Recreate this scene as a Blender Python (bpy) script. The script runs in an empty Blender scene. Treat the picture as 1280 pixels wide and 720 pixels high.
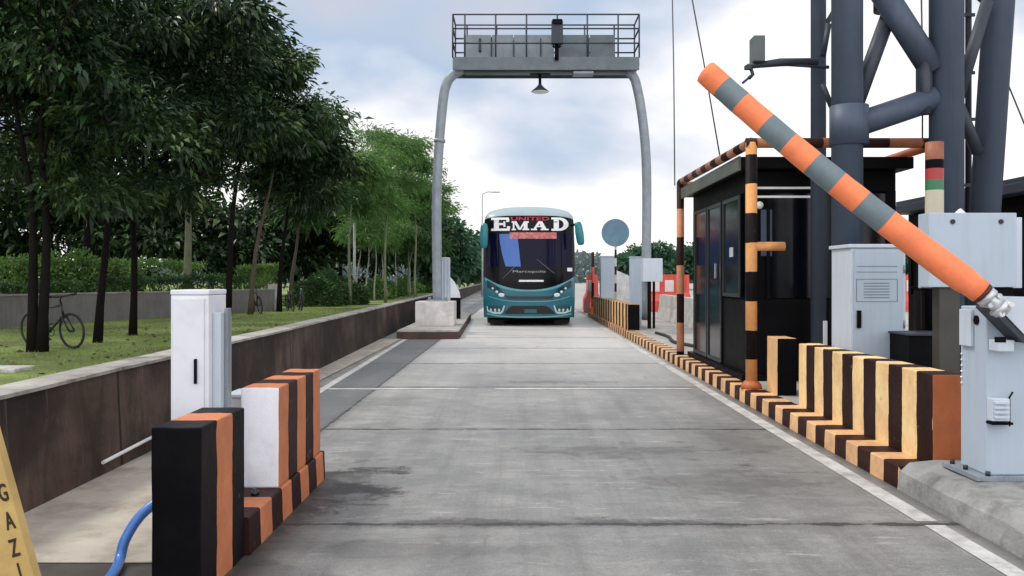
import bpy, bmesh, math, random
import numpy as np
from mathutils import Vector, Matrix

R = math.radians
rng = np.random.default_rng(7)
random.seed(7)
scene = bpy.context.scene
COL = scene.collection
F, VX, VY, CAMZ = 1050.0, 650.0, 348.0, 1.35     # focal length in photo pixels, vanishing point, eye height


def P(px, py, Y):
    """photo pixel seen at real distance Y (metres down the road) -> world point"""
    return Vector(((px - VX) * Y / F, Y, CAMZ - (py - VY) * Y / F))


def WX(px, Y):
    return (px - VX) * Y / F


def WZ(py, Y):
    return CAMZ - (py - VY) * Y / F


# ------------------------------------------------------------------ materials
def new_mat(name):
    m = bpy.data.materials.new(name)
    m.use_nodes = True
    nt = m.node_tree
    nt.nodes.clear()
    out = nt.nodes.new('ShaderNodeOutputMaterial')
    b = nt.nodes.new('ShaderNodeBsdfPrincipled')
    nt.links.new(b.outputs[0], out.inputs[0])
    return m, nt, b, out


def N(nt, typ, **kw):
    n = nt.nodes.new(typ)
    for k, v in kw.items():
        setattr(n, k, v)
    return n


def coords(nt, scale=(1, 1, 1), loc=(0, 0, 0), kind='Object'):
    tc = N(nt, 'ShaderNodeTexCoord')
    mp = N(nt, 'ShaderNodeMapping')
    mp.inputs['Scale'].default_value = scale
    mp.inputs['Location'].default_value = loc
    nt.links.new(tc.outputs[kind], mp.inputs[0])
    return mp.outputs[0]


def noise(nt, vec, scale, detail=5, rough=0.6, dist=0.0):
    n = N(nt, 'ShaderNodeTexNoise')
    n.inputs['Scale'].default_value = scale
    n.inputs['Detail'].default_value = detail
    n.inputs['Roughness'].default_value = rough
    n.inputs['Distortion'].default_value = dist
    if vec is not None:
        nt.links.new(vec, n.inputs['Vector'])
    return n.outputs['Fac']


def ramp(nt, fac, stops):
    r = N(nt, 'ShaderNodeValToRGB')
    e = r.color_ramp.elements
    while len(e) > 1:
        e.remove(e[-1])
    e[0].position = stops[0][0]
    c = stops[0][1]
    e[0].color = (c, c, c, 1) if not hasattr(c, '__len__') else (*c[:3], 1)
    for p, c in stops[1:]:
        x = e.new(p)
        x.color = (c, c, c, 1) if not hasattr(c, '__len__') else (*c[:3], 1)
    nt.links.new(fac, r.inputs[0])
    return r.outputs[0]


def mixc(nt, fac, a, b, mode='MIX'):
    m = N(nt, 'ShaderNodeMix', data_type='RGBA', blend_type=mode)
    for sock, v in ((m.inputs[0], fac), (m.inputs[6], a), (m.inputs[7], b)):
        if isinstance(v, (int, float)):
            sock.default_value = v
        elif isinstance(v, tuple):
            sock.default_value = (*v[:3], 1)
        else:
            nt.links.new(v, sock)
    return m.outputs[2]


def math_(nt, op, a, b=None, c=None):
    m = N(nt, 'ShaderNodeMath', operation=op)
    for i, v in enumerate((a, b, c)):
        if v is None:
            continue
        if isinstance(v, (int, float)):
            m.inputs[i].default_value = v
        else:
            nt.links.new(v, m.inputs[i])
    return m.outputs[0]


def bump(nt, b, h, strength=0.3, dist=0.02):
    n = N(nt, 'ShaderNodeBump')
    n.inputs['Strength'].default_value = strength
    n.inputs['Distance'].default_value = dist
    nt.links.new(h, n.inputs['Height'])
    nt.links.new(n.outputs[0], b.inputs['Normal'])


def dirty(name, col, rough=0.5, metal=0.0, dirt=(0.05, 0.045, 0.04), amount=0.35, scale=3.0,
          streak=False, bumps=0.08, spec=0.5, var=0.18):
    """painted / bare surface with uneven tone, grime patches and fine relief"""
    m, nt, b, _ = new_mat(name)
    v = coords(nt)
    n1 = noise(nt, v, scale, 6, 0.62)
    n2 = noise(nt, coords(nt, (9, 9, 0.7) if streak else (1, 1, 1), (3, 1, 7)), scale * 1.3, 6, 0.65)
    c1 = tuple(x * (1 - var) for x in col)
    c2 = tuple(min(1, x * (1 + var)) for x in col)
    base = mixc(nt, ramp(nt, n1, [(0.3, 0.0), (0.7, 1.0)]), c1, c2)
    f = math_(nt, 'MULTIPLY', ramp(nt, n2, [(0.48, 0.0), (0.75, 1.0)]), amount)
    nt.links.new(mixc(nt, f, base, dirt), b.inputs['Base Color'])
    rr = math_(nt, 'ADD', math_(nt, 'MULTIPLY', n2, 0.25), rough - 0.12)
    nt.links.new(rr, b.inputs['Roughness'])
    b.inputs['Metallic'].default_value = metal
    b.inputs['Specular IOR Level'].default_value = spec
    if bumps:
        bump(nt, b, noise(nt, v, scale * 14, 4, 0.6), bumps, 0.01)
    return m


def stripes(name, axis, width, phase, ca, cb, rough=0.55, wear=0.5, under=(0.2, 0.17, 0.14), skew=0.0):
    """hand painted hazard stripes across a surface, with wavering edges and worn patches"""
    m, nt, b, _ = new_mat(name)
    tc = N(nt, 'ShaderNodeTexCoord')
    sp = N(nt, 'ShaderNodeSeparateXYZ')
    nt.links.new(tc.outputs['Object'], sp.inputs[0])
    v = coords(nt)
    wob = noise(nt, v, 5, 3)
    t = math_(nt, 'ADD', sp.outputs[axis], math_(nt, 'MULTIPLY', math_(nt, 'SUBTRACT', wob, 0.5), 0.035))
    if skew:
        t = math_(nt, 'ADD', t, math_(nt, 'MULTIPLY', sp.outputs[2], skew))
    t = math_(nt, 'FRACT', math_(nt, 'DIVIDE', math_(nt, 'SUBTRACT', t, phase), 2 * width))
    s = math_(nt, 'GREATER_THAN', t, 0.5)
    n1 = noise(nt, v, 4, 6, 0.7)
    n2 = noise(nt, coords(nt, (1, 1, 1), (5, 2, 1)), 7, 9, 0.74)
    a2 = mixc(nt, ramp(nt, n1, [(0.3, 0.0), (0.72, 1.0)]), tuple(x * 0.78 for x in ca), tuple(min(1, x * 1.12) for x in ca))
    b2 = mixc(nt, ramp(nt, n1, [(0.35, 0.0), (0.75, 1.0)]), cb, tuple(min(1, x * 1.7 + 0.001) for x in cb))
    col = mixc(nt, s, a2, b2)
    soft = math_(nt, 'MULTIPLY', ramp(nt, noise(nt, coords(nt, (1, 1, 0.6), (1, 8, 3)), 2.6, 8, 0.7), [(0.45, 0.0), (0.7, 1.0)]), wear * 0.6)
    col = mixc(nt, soft, col, mixc(nt, 0.6, col, (0.10, 0.075, 0.06)))
    f = math_(nt, 'MULTIPLY', ramp(nt, n2, [(0.625, 0.0), (0.655, 1.0)]), min(1.0, wear * 1.5))
    nt.links.new(mixc(nt, f, col, under), b.inputs['Base Color'])
    b.inputs['Specular IOR Level'].default_value = 0.1
    nt.links.new(math_(nt, 'ADD', math_(nt, 'MULTIPLY', n2, 0.3), rough - 0.15), b.inputs['Roughness'])
    bump(nt, b, noise(nt, v, 30, 5, 0.7), 0.25, 0.01)
    return m


def leafmat(name, dark, light, transl=0.3, yellow=None):
    m, nt, b, out = new_mat(name)
    g = N(nt, 'ShaderNodeNewGeometry')
    r = g.outputs['Random Per Island']
    v = coords(nt)
    n = ramp(nt, noise(nt, v, 0.95, 3, 0.6), [(0.36, 0.0), (0.66, 1.0)])
    f = math_(nt, 'ADD', math_(nt, 'MULTIPLY', r, 0.55), math_(nt, 'MULTIPLY', n, 0.55))
    stops = [(0.15, dark), (0.75, light)]
    if yellow:
        stops.append((1.05, yellow))
    c = ramp(nt, f, stops)
    nt.links.new(c, b.inputs['Base Color'])
    b.inputs['Roughness'].default_value = 0.38
    b.inputs['Specular IOR Level'].default_value = 0.3
    t = N(nt, 'ShaderNodeBsdfTranslucent')
    nt.links.new(mixc(nt, 0.5, c, tuple(min(1, x * 1.7) for x in light)), t.inputs[0])
    mx = N(nt, 'ShaderNodeMixShader')
    mx.inputs[0].default_value = transl
    nt.links.new(b.outputs[0], mx.inputs[1])
    nt.links.new(t.outputs[0], mx.inputs[2])
    nt.links.new(mx.outputs[0], out.inputs[0])
    return m


def plain(name, col, rough=0.5, metal=0.0, spec=0.5, coat=0.0):
    m, nt, b, _ = new_mat(name)
    v = coords(nt)
    n = noise(nt, v, 6, 5)
    nt.links.new(mixc(nt, n, tuple(x * 0.85 for x in col), tuple(min(1, x * 1.15) for x in col)), b.inputs['Base Color'])
    nt.links.new(math_(nt, 'ADD', math_(nt, 'MULTIPLY', noise(nt, v, 3, 6), 0.2), rough - 0.1), b.inputs['Roughness'])
    b.inputs['Metallic'].default_value = metal
    b.inputs['Specular IOR Level'].default_value = spec
    b.inputs['Coat Weight'].default_value = coat
    b.inputs['Coat Roughness'].default_value = 0.08
    return m


# ------------------------------------------------------------------ mesh builder
class MB:
    def __init__(s):
        s.v, s.f, s.mi, s.sm = [], [], [], []

    def add(s, vs, fs, mi=0, smooth=False):
        o = len(s.v)
        s.v += [tuple(v) for v in vs]
        for f in fs:
            s.f.append(tuple(i + o for i in f))
            s.mi.append(mi)
            s.sm.append(smooth)
        return s

    def box(s, x0, x1, y0, y1, z0, z1, bev=0.0, mi=0, rot=None, c=None):
        bm = bmesh.new()
        bmesh.ops.create_cube(bm, size=1)
        for v in bm.verts:
            v.co = Vector(((x0 + x1) / 2 + v.co.x * (x1 - x0), (y0 + y1) / 2 + v.co.y * (y1 - y0), (z0 + z1) / 2 + v.co.z * (z1 - z0)))
        if bev:
            bmesh.ops.bevel(bm, geom=bm.edges[:], offset=bev, segments=2, affect='EDGES', profile=0.6)
        return s.bm(bm, mi, rot, c)

    def bm(s, bm, mi=0, rot=None, c=None, smooth=False):
        bm.verts.ensure_lookup_table()
        vs = [v.co.copy() for v in bm.verts]
        if rot is not None:
            c = Vector(c or (0, 0, 0))
            vs = [rot @ (v - c) + c for v in vs]
        s.add(vs, [[v.index for v in f.verts] for f in bm.faces], mi, smooth)
        bm.free()
        return s

    def tube(s, pts, rad, seg=12, cap=True, mi=0, mis=None, squash=1.0):
        pts = [Vector(p) for p in pts]
        n = len(pts)
        rads = rad if hasattr(rad, '__len__') else [rad] * n
        tang = []
        for i in range(n):
            a = pts[max(0, i - 1)]
            b = pts[min(n - 1, i + 1)]
            t = (b - a)
            tang.append(t.normalized() if t.length > 1e-9 else Vector((0, 0, 1)))
        ref = Vector((0, 0, 1)) if abs(tang[0].z) < 0.9 else Vector((0, 1, 0))
        u = tang[0].cross(ref).normalized()
        vs, fs, ms = [], [], []
        for i in range(n):
            u = (u - tang[i] * u.dot(tang[i])).normalized()
            w = tang[i].cross(u)
            for k in range(seg):
                a = 2 * math.pi * k / seg
                vs.append(pts[i] + (u * math.cos(a) + w * math.sin(a) * squash) * rads[i])
        o = len(s.v)
        s.v += [tuple(v) for v in vs]
        for i in range(n - 1):
            for k in range(seg):
                k2 = (k + 1) % seg
                s.f.append((o + i * seg + k, o + i * seg + k2, o + (i + 1) * seg + k2, o + (i + 1) * seg + k))
                s.mi.append(mis[i] if mis else mi)
                s.sm.append(True)
        if cap:
            s.f.append(tuple(o + k for k in range(seg))[::-1])
            s.f.append(tuple(o + (n - 1) * seg + k for k in range(seg)))
            s.mi += [mis[0] if mis else mi, mis[-1] if mis else mi]
            s.sm += [False, False]
        return s

    def cyl(s, c, r, z0, z1, seg=20, mi=0):
        return s.tube([(c[0], c[1], z0), (c[0], c[1], z1)], r, seg, True, mi)

    def torus(s, c, r, r2, normal='X', seg=28, mi=0, s2=8):
        pts = []
        for k in range(seg + 1):
            a = 2 * math.pi * k / seg
            if normal == 'X':
                pts.append((c[0], c[1] + r * math.cos(a), c[2] + r * math.sin(a)))
            else:
                pts.append((c[0] + r * math.cos(a), c[1], c[2] + r * math.sin(a)))
        return s.tube(pts, r2, s2, False, mi)

    def prism(s, outline, y0, y1, mi=0):
        """outline in (x,z), thickness from y0 to y1"""
        n = len(outline)
        vs = [(x, y0, z) for x, z in outline] + [(x, y1, z) for x, z in outline]
        fs = [tuple(range(n)), tuple(range(2 * n - 1, n - 1, -1))]
        fs += [(i, i + n, (i + 1) % n + n, (i + 1) % n) for i in range(n)]
        return s.add(vs, fs, mi)

    def prism_y(s, outline, y0, y1, mi=0, ny=1):
        return s.prism(outline, y0, y1, mi)

    def sphere(s, c, r, mi=0, sc=(1, 1, 1), seg=14):
        bm = bmesh.new()
        bmesh.ops.create_uvsphere(bm, u_segments=seg, v_segments=max(6, seg // 2), radius=1)
        for v in bm.verts:
            v.co = Vector((c[0] + v.co.x * r * sc[0], c[1] + v.co.y * r * sc[1], c[2] + v.co.z * r * sc[2]))
        return s.bm(bm, mi, smooth=True)


def wpos(o):
    p = Vector((0, 0, 0))
    while o:
        p += o.location
        o = o.parent
    return p


def obj(name, mb, mats, parent=None, loc=None, fix=True):
    """link the collected geometry (world coordinates) as ONE mesh object"""
    if not isinstance(mats, (list, tuple)):
        mats = [mats]
    off = wpos(parent) if parent else Vector((0, 0, 0))
    L = Vector(loc) if loc is not None else Vector((0, 0, 0))
    tot = off + L if parent else L
    me = bpy.data.meshes.new(name)
    me.from_pydata([(v[0] - tot.x, v[1] - tot.y, v[2] - tot.z) for v in mb.v], [], mb.f)
    for m in mats:
        me.materials.append(m)
    me.polygons.foreach_set('material_index', mb.mi)
    me.polygons.foreach_set('use_smooth', mb.sm)
    if fix:
        bm = bmesh.new()
        bm.from_mesh(me)
        bmesh.ops.recalc_face_normals(bm, faces=bm.faces[:])
        bm.to_mesh(me)
        bm.free()
    me.update()
    o = bpy.data.objects.new(name, me)
    COL.objects.link(o)
    if parent:
        o.parent = parent
    o.location = L
    return o


def tag(o, label=None, cat=None, group=None, kind=None):
    if label:
        o['label'] = label
    if cat:
        o['category'] = cat
    if group:
        o['group'] = group
    if kind:
        o['kind'] = kind
    return o


def thing(name, label, cat, loc=(0, 0, 0), group=None):
    o = bpy.data.objects.new(name, None)
    COL.objects.link(o)
    o.location = loc
    o.empty_display_size = 0.2
    return tag(o, label, cat, group)


def copy_tree(o, parent=None):
    c = o.copy()
    COL.objects.link(c)
    c.parent = parent
    for ch in [x for x in COL.objects if x.parent == o]:
        copy_tree(ch, c)
    return c


def text_mesh(txt, size, extrude, bold=0.0, align='CENTER'):
    cu = bpy.data.curves.new('lettering', 'FONT')
    cu.body = txt
    cu.size = size
    cu.extrude = extrude
    cu.offset = bold
    cu.align_x = align
    cu.align_y = 'CENTER'
    cu.resolution_u = 3
    t = bpy.data.objects.new('lettering', cu)
    COL.objects.link(t)
    bpy.context.view_layer.update()
    me = bpy.data.meshes.new_from_object(t)
    vs = [v.co.copy() for v in me.vertices]
    fs = [tuple(p.vertices) for p in me.polygons]
    bpy.data.objects.remove(t)
    bpy.data.curves.remove(cu)
    bpy.data.meshes.remove(me)
    return vs, fs


# ------------------------------------------------------------------ world, sun, camera
SUN_EL, SUN_AZ = 54.0, -68.0            # high on the left behind thin cloud
w = bpy.data.worlds.new('World')
scene.world = w
w.use_nodes = True
nt = w.node_tree
nt.nodes.clear()
wo = N(nt, 'ShaderNodeOutputWorld')
sky = N(nt, 'ShaderNodeTexSky', sky_type='NISHITA')
sky.sun_disc = False
sky.sun_elevation = R(SUN_EL)
sky.sun_rotation = R(SUN_AZ)
sky.air_density = 1.2
sky.dust_density = 2.5
bg1 = N(nt, 'ShaderNodeBackground')
bg1.inputs[1].default_value = 0.07
nt.links.new(sky.outputs[0], bg1.inputs[0])
tc = N(nt, 'ShaderNodeTexCoord')
sp = N(nt, 'ShaderNodeSeparateXYZ')
nt.links.new(tc.outputs['Generated'], sp.inputs[0])
mp = N(nt, 'ShaderNodeMapping')
mp.inputs['Scale'].default_value = (1.0, 1.0, 2.3)
mp.inputs['Location'].default_value = (0.35, 0.1, 0.0)
nt.links.new(tc.outputs['Generated'], mp.inputs[0])
cl = noise(nt, mp.outputs[0], 2.0, 5, 0.45, 0.2)
cl2 = noise(nt, mp.outputs[0], 7.5, 5, 0.5, 0.2)
dens = math_(nt, 'ADD', math_(nt, 'MULTIPLY', cl, 0.88), math_(nt, 'MULTIPLY', cl2, 0.12))
# overcast: whitish and bright low down, blue-grey undersides higher up
zf = math_(nt, 'ADD', math_(nt, 'MULTIPLY', sp.outputs[2], 0.95), math_(nt, 'SUBTRACT', math_(nt, 'MULTIPLY', dens, 1.15), 0.575))
ccol = ramp(nt, zf, [(0.0, (0.98, 0.96, 0.955)), (0.13, (0.90, 0.875, 0.885)), (0.20, (0.60, 0.635, 0.71)),
                     (0.27, (0.375, 0.47, 0.61)), (0.36, (0.45, 0.49, 0.58)), (0.52, (0.55, 0.58, 0.63)), (1.0, (0.78, 0.79, 0.8))])
# extra brightness added behind the camera to light faces turned towards it
bh = math_(nt, 'MULTIPLY', math_(nt, 'MAXIMUM', math_(nt, 'MULTIPLY', sp.outputs[1], -1.0), 0.0), 1.0)
ccol = mixc(nt, bh, ccol, (1.75, 1.75, 1.8))
bg2 = N(nt, 'ShaderNodeBackground')
bg2.inputs[1].default_value = 1.0
nt.links.new(ccol, bg2.inputs[0])
mx = N(nt, 'ShaderNodeMixShader')
nt.links.new(ramp(nt, dens, [(0.25, 0.9), (0.5, 0.97)]), mx.inputs[0])
nt.links.new(bg1.outputs[0], mx.inputs[1])
nt.links.new(bg2.outputs[0], mx.inputs[2])
nt.links.new(mx.outputs[0], wo.inputs[0])

sl = bpy.data.lights.new('sun', 'SUN')
sl.energy = 1.5
sl.angle = R(11)
sl.color = (1.0, 0.95, 0.88)
so = bpy.data.objects.new('sun', sl)
COL.objects.link(so)
d = Vector((math.sin(R(SUN_AZ)) * math.cos(R(SUN_EL)), math.cos(R(SUN_AZ)) * math.cos(R(SUN_EL)), math.sin(R(SUN_EL))))
so.rotation_euler = (-d).to_track_quat('-Z', 'Y').to_euler()
so.location = (0, 0, 30)

cam = bpy.data.cameras.new('camera')
cam.sensor_width = 36
cam.lens = 36 * F / 1280
cam.shift_x = -(VX - 640) / 1280
cam.shift_y = -(360 - VY) / 1280
cam.clip_start = 0.05
cam.clip_end = 6000
co = bpy.data.objects.new('camera', cam)
COL.objects.link(co)
co.location = (0, 0, CAMZ)
co.rotation_euler = (R(90), 0, 0)
scene.camera = co
scene.view_settings.view_transform = 'Standard'
scene.view_settings.look = 'None'
scene.view_settings.exposure = 0.4
scene.view_settings.gamma = 1
scene.cycles.max_bounces = 6

# ------------------------------------------------------------------ shared materials
CREAM, ORANGE, DARK = (0.74, 0.46, 0.23), (0.62, 0.22, 0.105), (0.024, 0.009, 0.009)
M_conc = dirty('concrete', (0.36, 0.345, 0.32), 0.8, dirt=(0.12, 0.11, 0.1), amount=0.7, scale=2.2, bumps=0.4)
M_conc_pale = dirty('pale_concrete', (0.5, 0.49, 0.47), 0.75, dirt=(0.2, 0.19, 0.17), amount=0.6, scale=3, bumps=0.3)
M_white = dirty('white_paint', (0.72, 0.73, 0.78), 0.4, dirt=(0.3, 0.28, 0.26), amount=0.25, scale=2.5, var=0.05, bumps=0.03)
M_whitewash = dirty('whitewash', (0.84, 0.83, 0.88), 0.7, dirt=(0.5, 0.45, 0.42), amount=0.3, scale=4, var=0.04, bumps=0.2)
M_cab = dirty('grey_cabinet_paint', (0.40, 0.47, 0.55), 0.42, dirt=(0.25, 0.26, 0.27), amount=0.22, scale=1.3, streak=True, var=0.06, bumps=0.03)
M_cab_pale = dirty('pale_cabinet_paint', (0.52, 0.58, 0.65), 0.42, dirt=(0.33, 0.34, 0.35), amount=0.22, scale=1.3, streak=True, var=0.05, bumps=0.03)
M_steel = dirty('galvanised_steel', (0.25, 0.29, 0.325), 0.5, 0.2, dirt=(0.12, 0.125, 0.13), amount=0.5, scale=4, streak=True, bumps=0.05)
M_tower = dirty('tower_steel', (0.05, 0.07, 0.108), 0.55, 0.05, dirt=(0.03, 0.038, 0.05), amount=0.4, scale=1.2, streak=True, bumps=0.05)
M_tower_dk = dirty('dark_tower_steel', (0.03, 0.038, 0.056), 0.55, 0.1, dirt=(0.022, 0.025, 0.03), amount=0.4, scale=1.5, streak=True, bumps=0.05)
M_black = dirty('black_paint', (0.004, 0.004, 0.005), 0.5, dirt=(0.016, 0.013, 0.012), amount=0.3, scale=4, bumps=0.05, spec=0.06)
M_blackrub = dirty('black_rubber', (0.014, 0.014, 0.014), 0.75, dirt=(0.06, 0.055, 0.05), amount=0.4, scale=8)
M_glass = plain('dark_glass', (0.003, 0.0035, 0.006), 0.15, 0, 0.3)
M_orange = dirty('orange_paint', (0.46, 0.125, 0.04), 0.6, dirt=(0.2, 0.06, 0.03), amount=0.5, scale=3, bumps=0.2)
M_chrome = plain('chrome', (0.75, 0.77, 0.78), 0.2, 1.0)
M_bolt = plain('bolt_steel', (0.05, 0.05, 0.055), 0.4, 0.8)
M_white_plastic = plain('white_plastic', (0.75, 0.75, 0.76), 0.4)
M_red = dirty('red_plastic', (0.62, 0.07, 0.05), 0.5, dirt=(0.4, 0.2, 0.17), amount=0.4, scale=4)
M_redwhite = dirty('white_plastic_dusty', (0.75, 0.66, 0.64), 0.5, dirt=(0.5, 0.3, 0.28), amount=0.4, scale=4)

# ------------------------------------------------------------------ ground, road, paths
def road_mat():
    m, nt, b, _ = new_mat('road_concrete')
    tc = N(nt, 'ShaderNodeTexCoord')
    sp = N(nt, 'ShaderNodeSeparateXYZ')
    nt.links.new(tc.outputs['Object'], sp.inputs[0])
    X, Y = sp.outputs[0], sp.outputs[1]
    v = coords(nt)
    def mul(a, k):
        return math_(nt, 'MULTIPLY', a, k)
    n_big = noise(nt, v, 0.5, 7, 0.65, 0.5)
    n_mot = noise(nt, coords(nt, (1, 1.5, 1), (7, 1, 0)), 2.4, 10, 0.74, 0.3)
    n_str = noise(nt, coords(nt, (0.75, 6, 1), (4, 2, 0)), 1.5, 10, 0.72)
    n_brush = noise(nt, coords(nt, (0.5, 30, 1), (1, 0, 0)), 2.2, 5, 0.65)
    n_long = noise(nt, coords(nt, (2.6, 0.12, 1)), 1.5, 7, 0.65)
    n_fine = noise(nt, v, 55, 6, 0.8)
    n_spk = noise(nt, v, 160, 2, 0.5)
    c = ramp(nt, n_big, [(0.3, (0.215, 0.213, 0.21)), (0.5, (0.285, 0.282, 0.272)), (0.72, (0.36, 0.352, 0.335))])
    c = mixc(nt, mul(ramp(nt, n_mot, [(0.47, 0.0), (0.58, 1.0)]), 0.5), c, (0.14, 0.152, 0.15))
    c = mixc(nt, mul(ramp(nt, n_mot, [(0.36, 1.0), (0.45, 0.0)]), 0.4), c, (0.44, 0.43, 0.41))
    c = mixc(nt, mul(ramp(nt, n_str, [(0.5, 0.0), (0.58, 1.0)]), 0.2), c, (0.16, 0.155, 0.15))
    c = mixc(nt, mul(ramp(nt, n_brush, [(0.45, 0.0), (0.62, 1.0)]), 0.15), c, (0.13, 0.125, 0.12))
    c = mixc(nt, mul(ramp(nt, n_long, [(0.46, 0.0), (0.62, 1.0)]), 0.5), c, (0.145, 0.14, 0.135))
    n_sc = noise(nt, coords(nt, (1.0, 5.0, 1), (9, 3, 0)), 1.9, 10, 0.74)
    c = mixc(nt, mul(ramp(nt, n_sc, [(0.585, 0.0), (0.625, 1.0)]), 0.5), c, (0.5, 0.485, 0.46))
    c = mixc(nt, mul(ramp(nt, n_fine, [(0.36, 0.0), (0.66, 1.0)]), 0.62), c, mixc(nt, 0.55, c, (0.07, 0.068, 0.065)))
    c = mixc(nt, mul(ramp(nt, n_spk, [(0.6, 0.0), (0.68, 1.0)]), 0.45), c, (0.46, 0.45, 0.44))
    # the slabs farther on are paler
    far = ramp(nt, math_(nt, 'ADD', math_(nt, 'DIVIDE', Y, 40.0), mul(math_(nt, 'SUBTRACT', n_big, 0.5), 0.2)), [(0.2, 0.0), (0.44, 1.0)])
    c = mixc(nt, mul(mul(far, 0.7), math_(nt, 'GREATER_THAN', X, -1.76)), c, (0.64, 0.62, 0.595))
    # oil and tyre grime patches with ragged outlines
    for (cx, cy, rx, ry, k) in ((1.35, 5.55, 0.8, 0.4, 0.55), (-1.1, 5.3, 0.32, 0.8, 1.1), (0.1, 4.62, 1.3, 0.09, 0.8), (0.8, 6.5, 1.0, 0.3, 0.6), (0.5, 10.9, 0.9, 0.2, 0.5), (-0.6, 4.15, 0.8, 0.25, 0.45), (1.8, 6.9, 0.4, 0.9, 0.5)):
        dx = math_(nt, 'DIVIDE', math_(nt, 'SUBTRACT', X, cx), rx)
        dy = math_(nt, 'DIVIDE', math_(nt, 'SUBTRACT', Y, cy), ry)
        r2 = math_(nt, 'SQRT', math_(nt, 'ADD', mul(dx, dx), mul(dy, dy)))
        q = math_(nt, 'ADD', r2, math_(nt, 'ADD', mul(math_(nt, 'SUBTRACT', n_mot, 0.5), 6.0), mul(math_(nt, 'SUBTRACT', n_fine, 0.5), 2.5)))
        c = mixc(nt, mul(ramp(nt, q, [(0.3, 1.0), (0.95, 0.0)]), min(1.0, k * 0.95)), c, (0.05, 0.047, 0.045))
    # contact shade painted in with the grime at kerb foot and left blocks
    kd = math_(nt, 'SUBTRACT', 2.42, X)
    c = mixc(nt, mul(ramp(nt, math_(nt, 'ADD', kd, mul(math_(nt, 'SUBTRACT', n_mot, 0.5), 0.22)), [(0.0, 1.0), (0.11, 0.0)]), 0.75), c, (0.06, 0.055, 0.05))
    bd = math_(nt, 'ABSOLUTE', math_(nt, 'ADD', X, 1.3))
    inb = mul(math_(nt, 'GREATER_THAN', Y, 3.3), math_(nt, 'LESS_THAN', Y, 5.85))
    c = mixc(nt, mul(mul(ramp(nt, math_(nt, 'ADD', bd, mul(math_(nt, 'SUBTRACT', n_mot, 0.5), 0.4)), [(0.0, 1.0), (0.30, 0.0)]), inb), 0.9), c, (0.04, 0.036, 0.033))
    # hairline cracks
    vo = N(nt, 'ShaderNodeTexVoronoi', feature='DISTANCE_TO_EDGE')
    vo.inputs['Scale'].default_value = 0.55
    wv_ = N(nt, 'ShaderNodeVectorMath', operation='ADD')
    nz = N(nt, 'ShaderNodeTexNoise')
    nz.inputs['Scale'].default_value = 1.8
    nz.inputs['Detail'].default_value = 6
    nt.links.new(v, nz.inputs['Vector'])
    nt.links.new(v, wv_.inputs[0])
    nt.links.new(nz.outputs['Color'], wv_.inputs[1])
    nt.links.new(wv_.outputs[0], vo.inputs['Vector'])
    ck = mul(ramp(nt, vo.outputs['Distance'], [(0.0, 1.0), (0.006, 0.0)]), ramp(nt, n_big, [(0.5, 0.0), (0.6, 0.7)]))
    c = mixc(nt, ck, c, (0.07, 0.065, 0.06))
    # slab joints across the lane and the long seam on the left, with crumbled edges
    wv = mul(math_(nt, 'SUBTRACT', noise(nt, v, 3.5, 7, 0.75), 0.5), 0.08)
    jy = math_(nt, 'FRACT', math_(nt, 'DIVIDE', math_(nt, 'ADD', math_(nt, 'SUBTRACT', Y, 3.15), wv), 2.9))
    dj = mul(math_(nt, 'ABSOLUTE', math_(nt, 'SUBTRACT', jy, 0.5)), 2.9)
    jx = math_(nt, 'ABSOLUTE', math_(nt, 'ADD', math_(nt, 'ADD', X, 1.76), mul(wv, 0.4)))
    lip = mul(ramp(nt, noise(nt, v, 4.5, 8, 0.75), [(0.42, 0.0), (0.62, 1.0)]), 0.034)
    jd = math_(nt, 'MINIMUM', math_(nt, 'SUBTRACT', dj, lip), math_(nt, 'SUBTRACT', jx, mul(lip, 0.6)))
    inner = math_(nt, 'LESS_THAN', jd, 0.0045)
    halo = ramp(nt, math_(nt, 'ADD', jd, mul(math_(nt, 'SUBTRACT', n_mot, 0.5), 0.15)), [(0.0, 0.75), (0.09, 0.0)])
    c = mixc(nt, mul(halo, ramp(nt, n_big, [(0.35, 0.2), (0.6, 0.8)])), c, (0.11, 0.105, 0.1))
    # darker bitumen-dressed shoulder between the seam and the edge line
    sh = mul(math_(nt, 'LESS_THAN', X, -1.76), math_(nt, 'GREATER_THAN', X, -2.45))
    c = mixc(nt, mul(sh, 0.68), c, (0.105, 0.11, 0.115))
    c = mixc(nt, mul(inner, 0.9), c, (0.035, 0.032, 0.03))
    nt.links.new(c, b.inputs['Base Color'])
    nt.links.new(ramp(nt, n_mot, [(0.3, 0.6), (0.7, 0.38)]), b.inputs['Roughness'])
    b.inputs['Specular IOR Level'].default_value = 0.45
    hh = math_(nt, 'ADD', mul(n_brush, 0.3), math_(nt, 'ADD', math_(nt, 'ADD', mul(n_fine, 0.5), mul(n_mot, 0.6)), mul(inner, -2.0)))
    bump(nt, b, hh, 0.4, 0.012)
    return m


def sheet(name, x0, x1, y0, y1, z, mat):
    mb = MB().add([(x0, y0, z), (x1, y0, z), (x1, y1, z), (x0, y1, z)], [(0, 1, 2, 3)])
    return tag(obj(name, mb, mat), kind='structure')


M_ground = dirty('plaza_concrete', (0.36, 0.35, 0.33), 0.7, dirt=(0.2, 0.19, 0.18), amount=0.5, scale=0.6)
sheet('ground', -3000, 3000, -500, 3500, 0.0, M_ground)
WALLX = lambda y: -2.75 - 0.0185 * y
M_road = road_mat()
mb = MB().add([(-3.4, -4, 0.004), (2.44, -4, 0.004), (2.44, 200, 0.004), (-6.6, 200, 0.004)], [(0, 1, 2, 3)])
tag(obj('road', mb, M_road), kind='structure')

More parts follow.
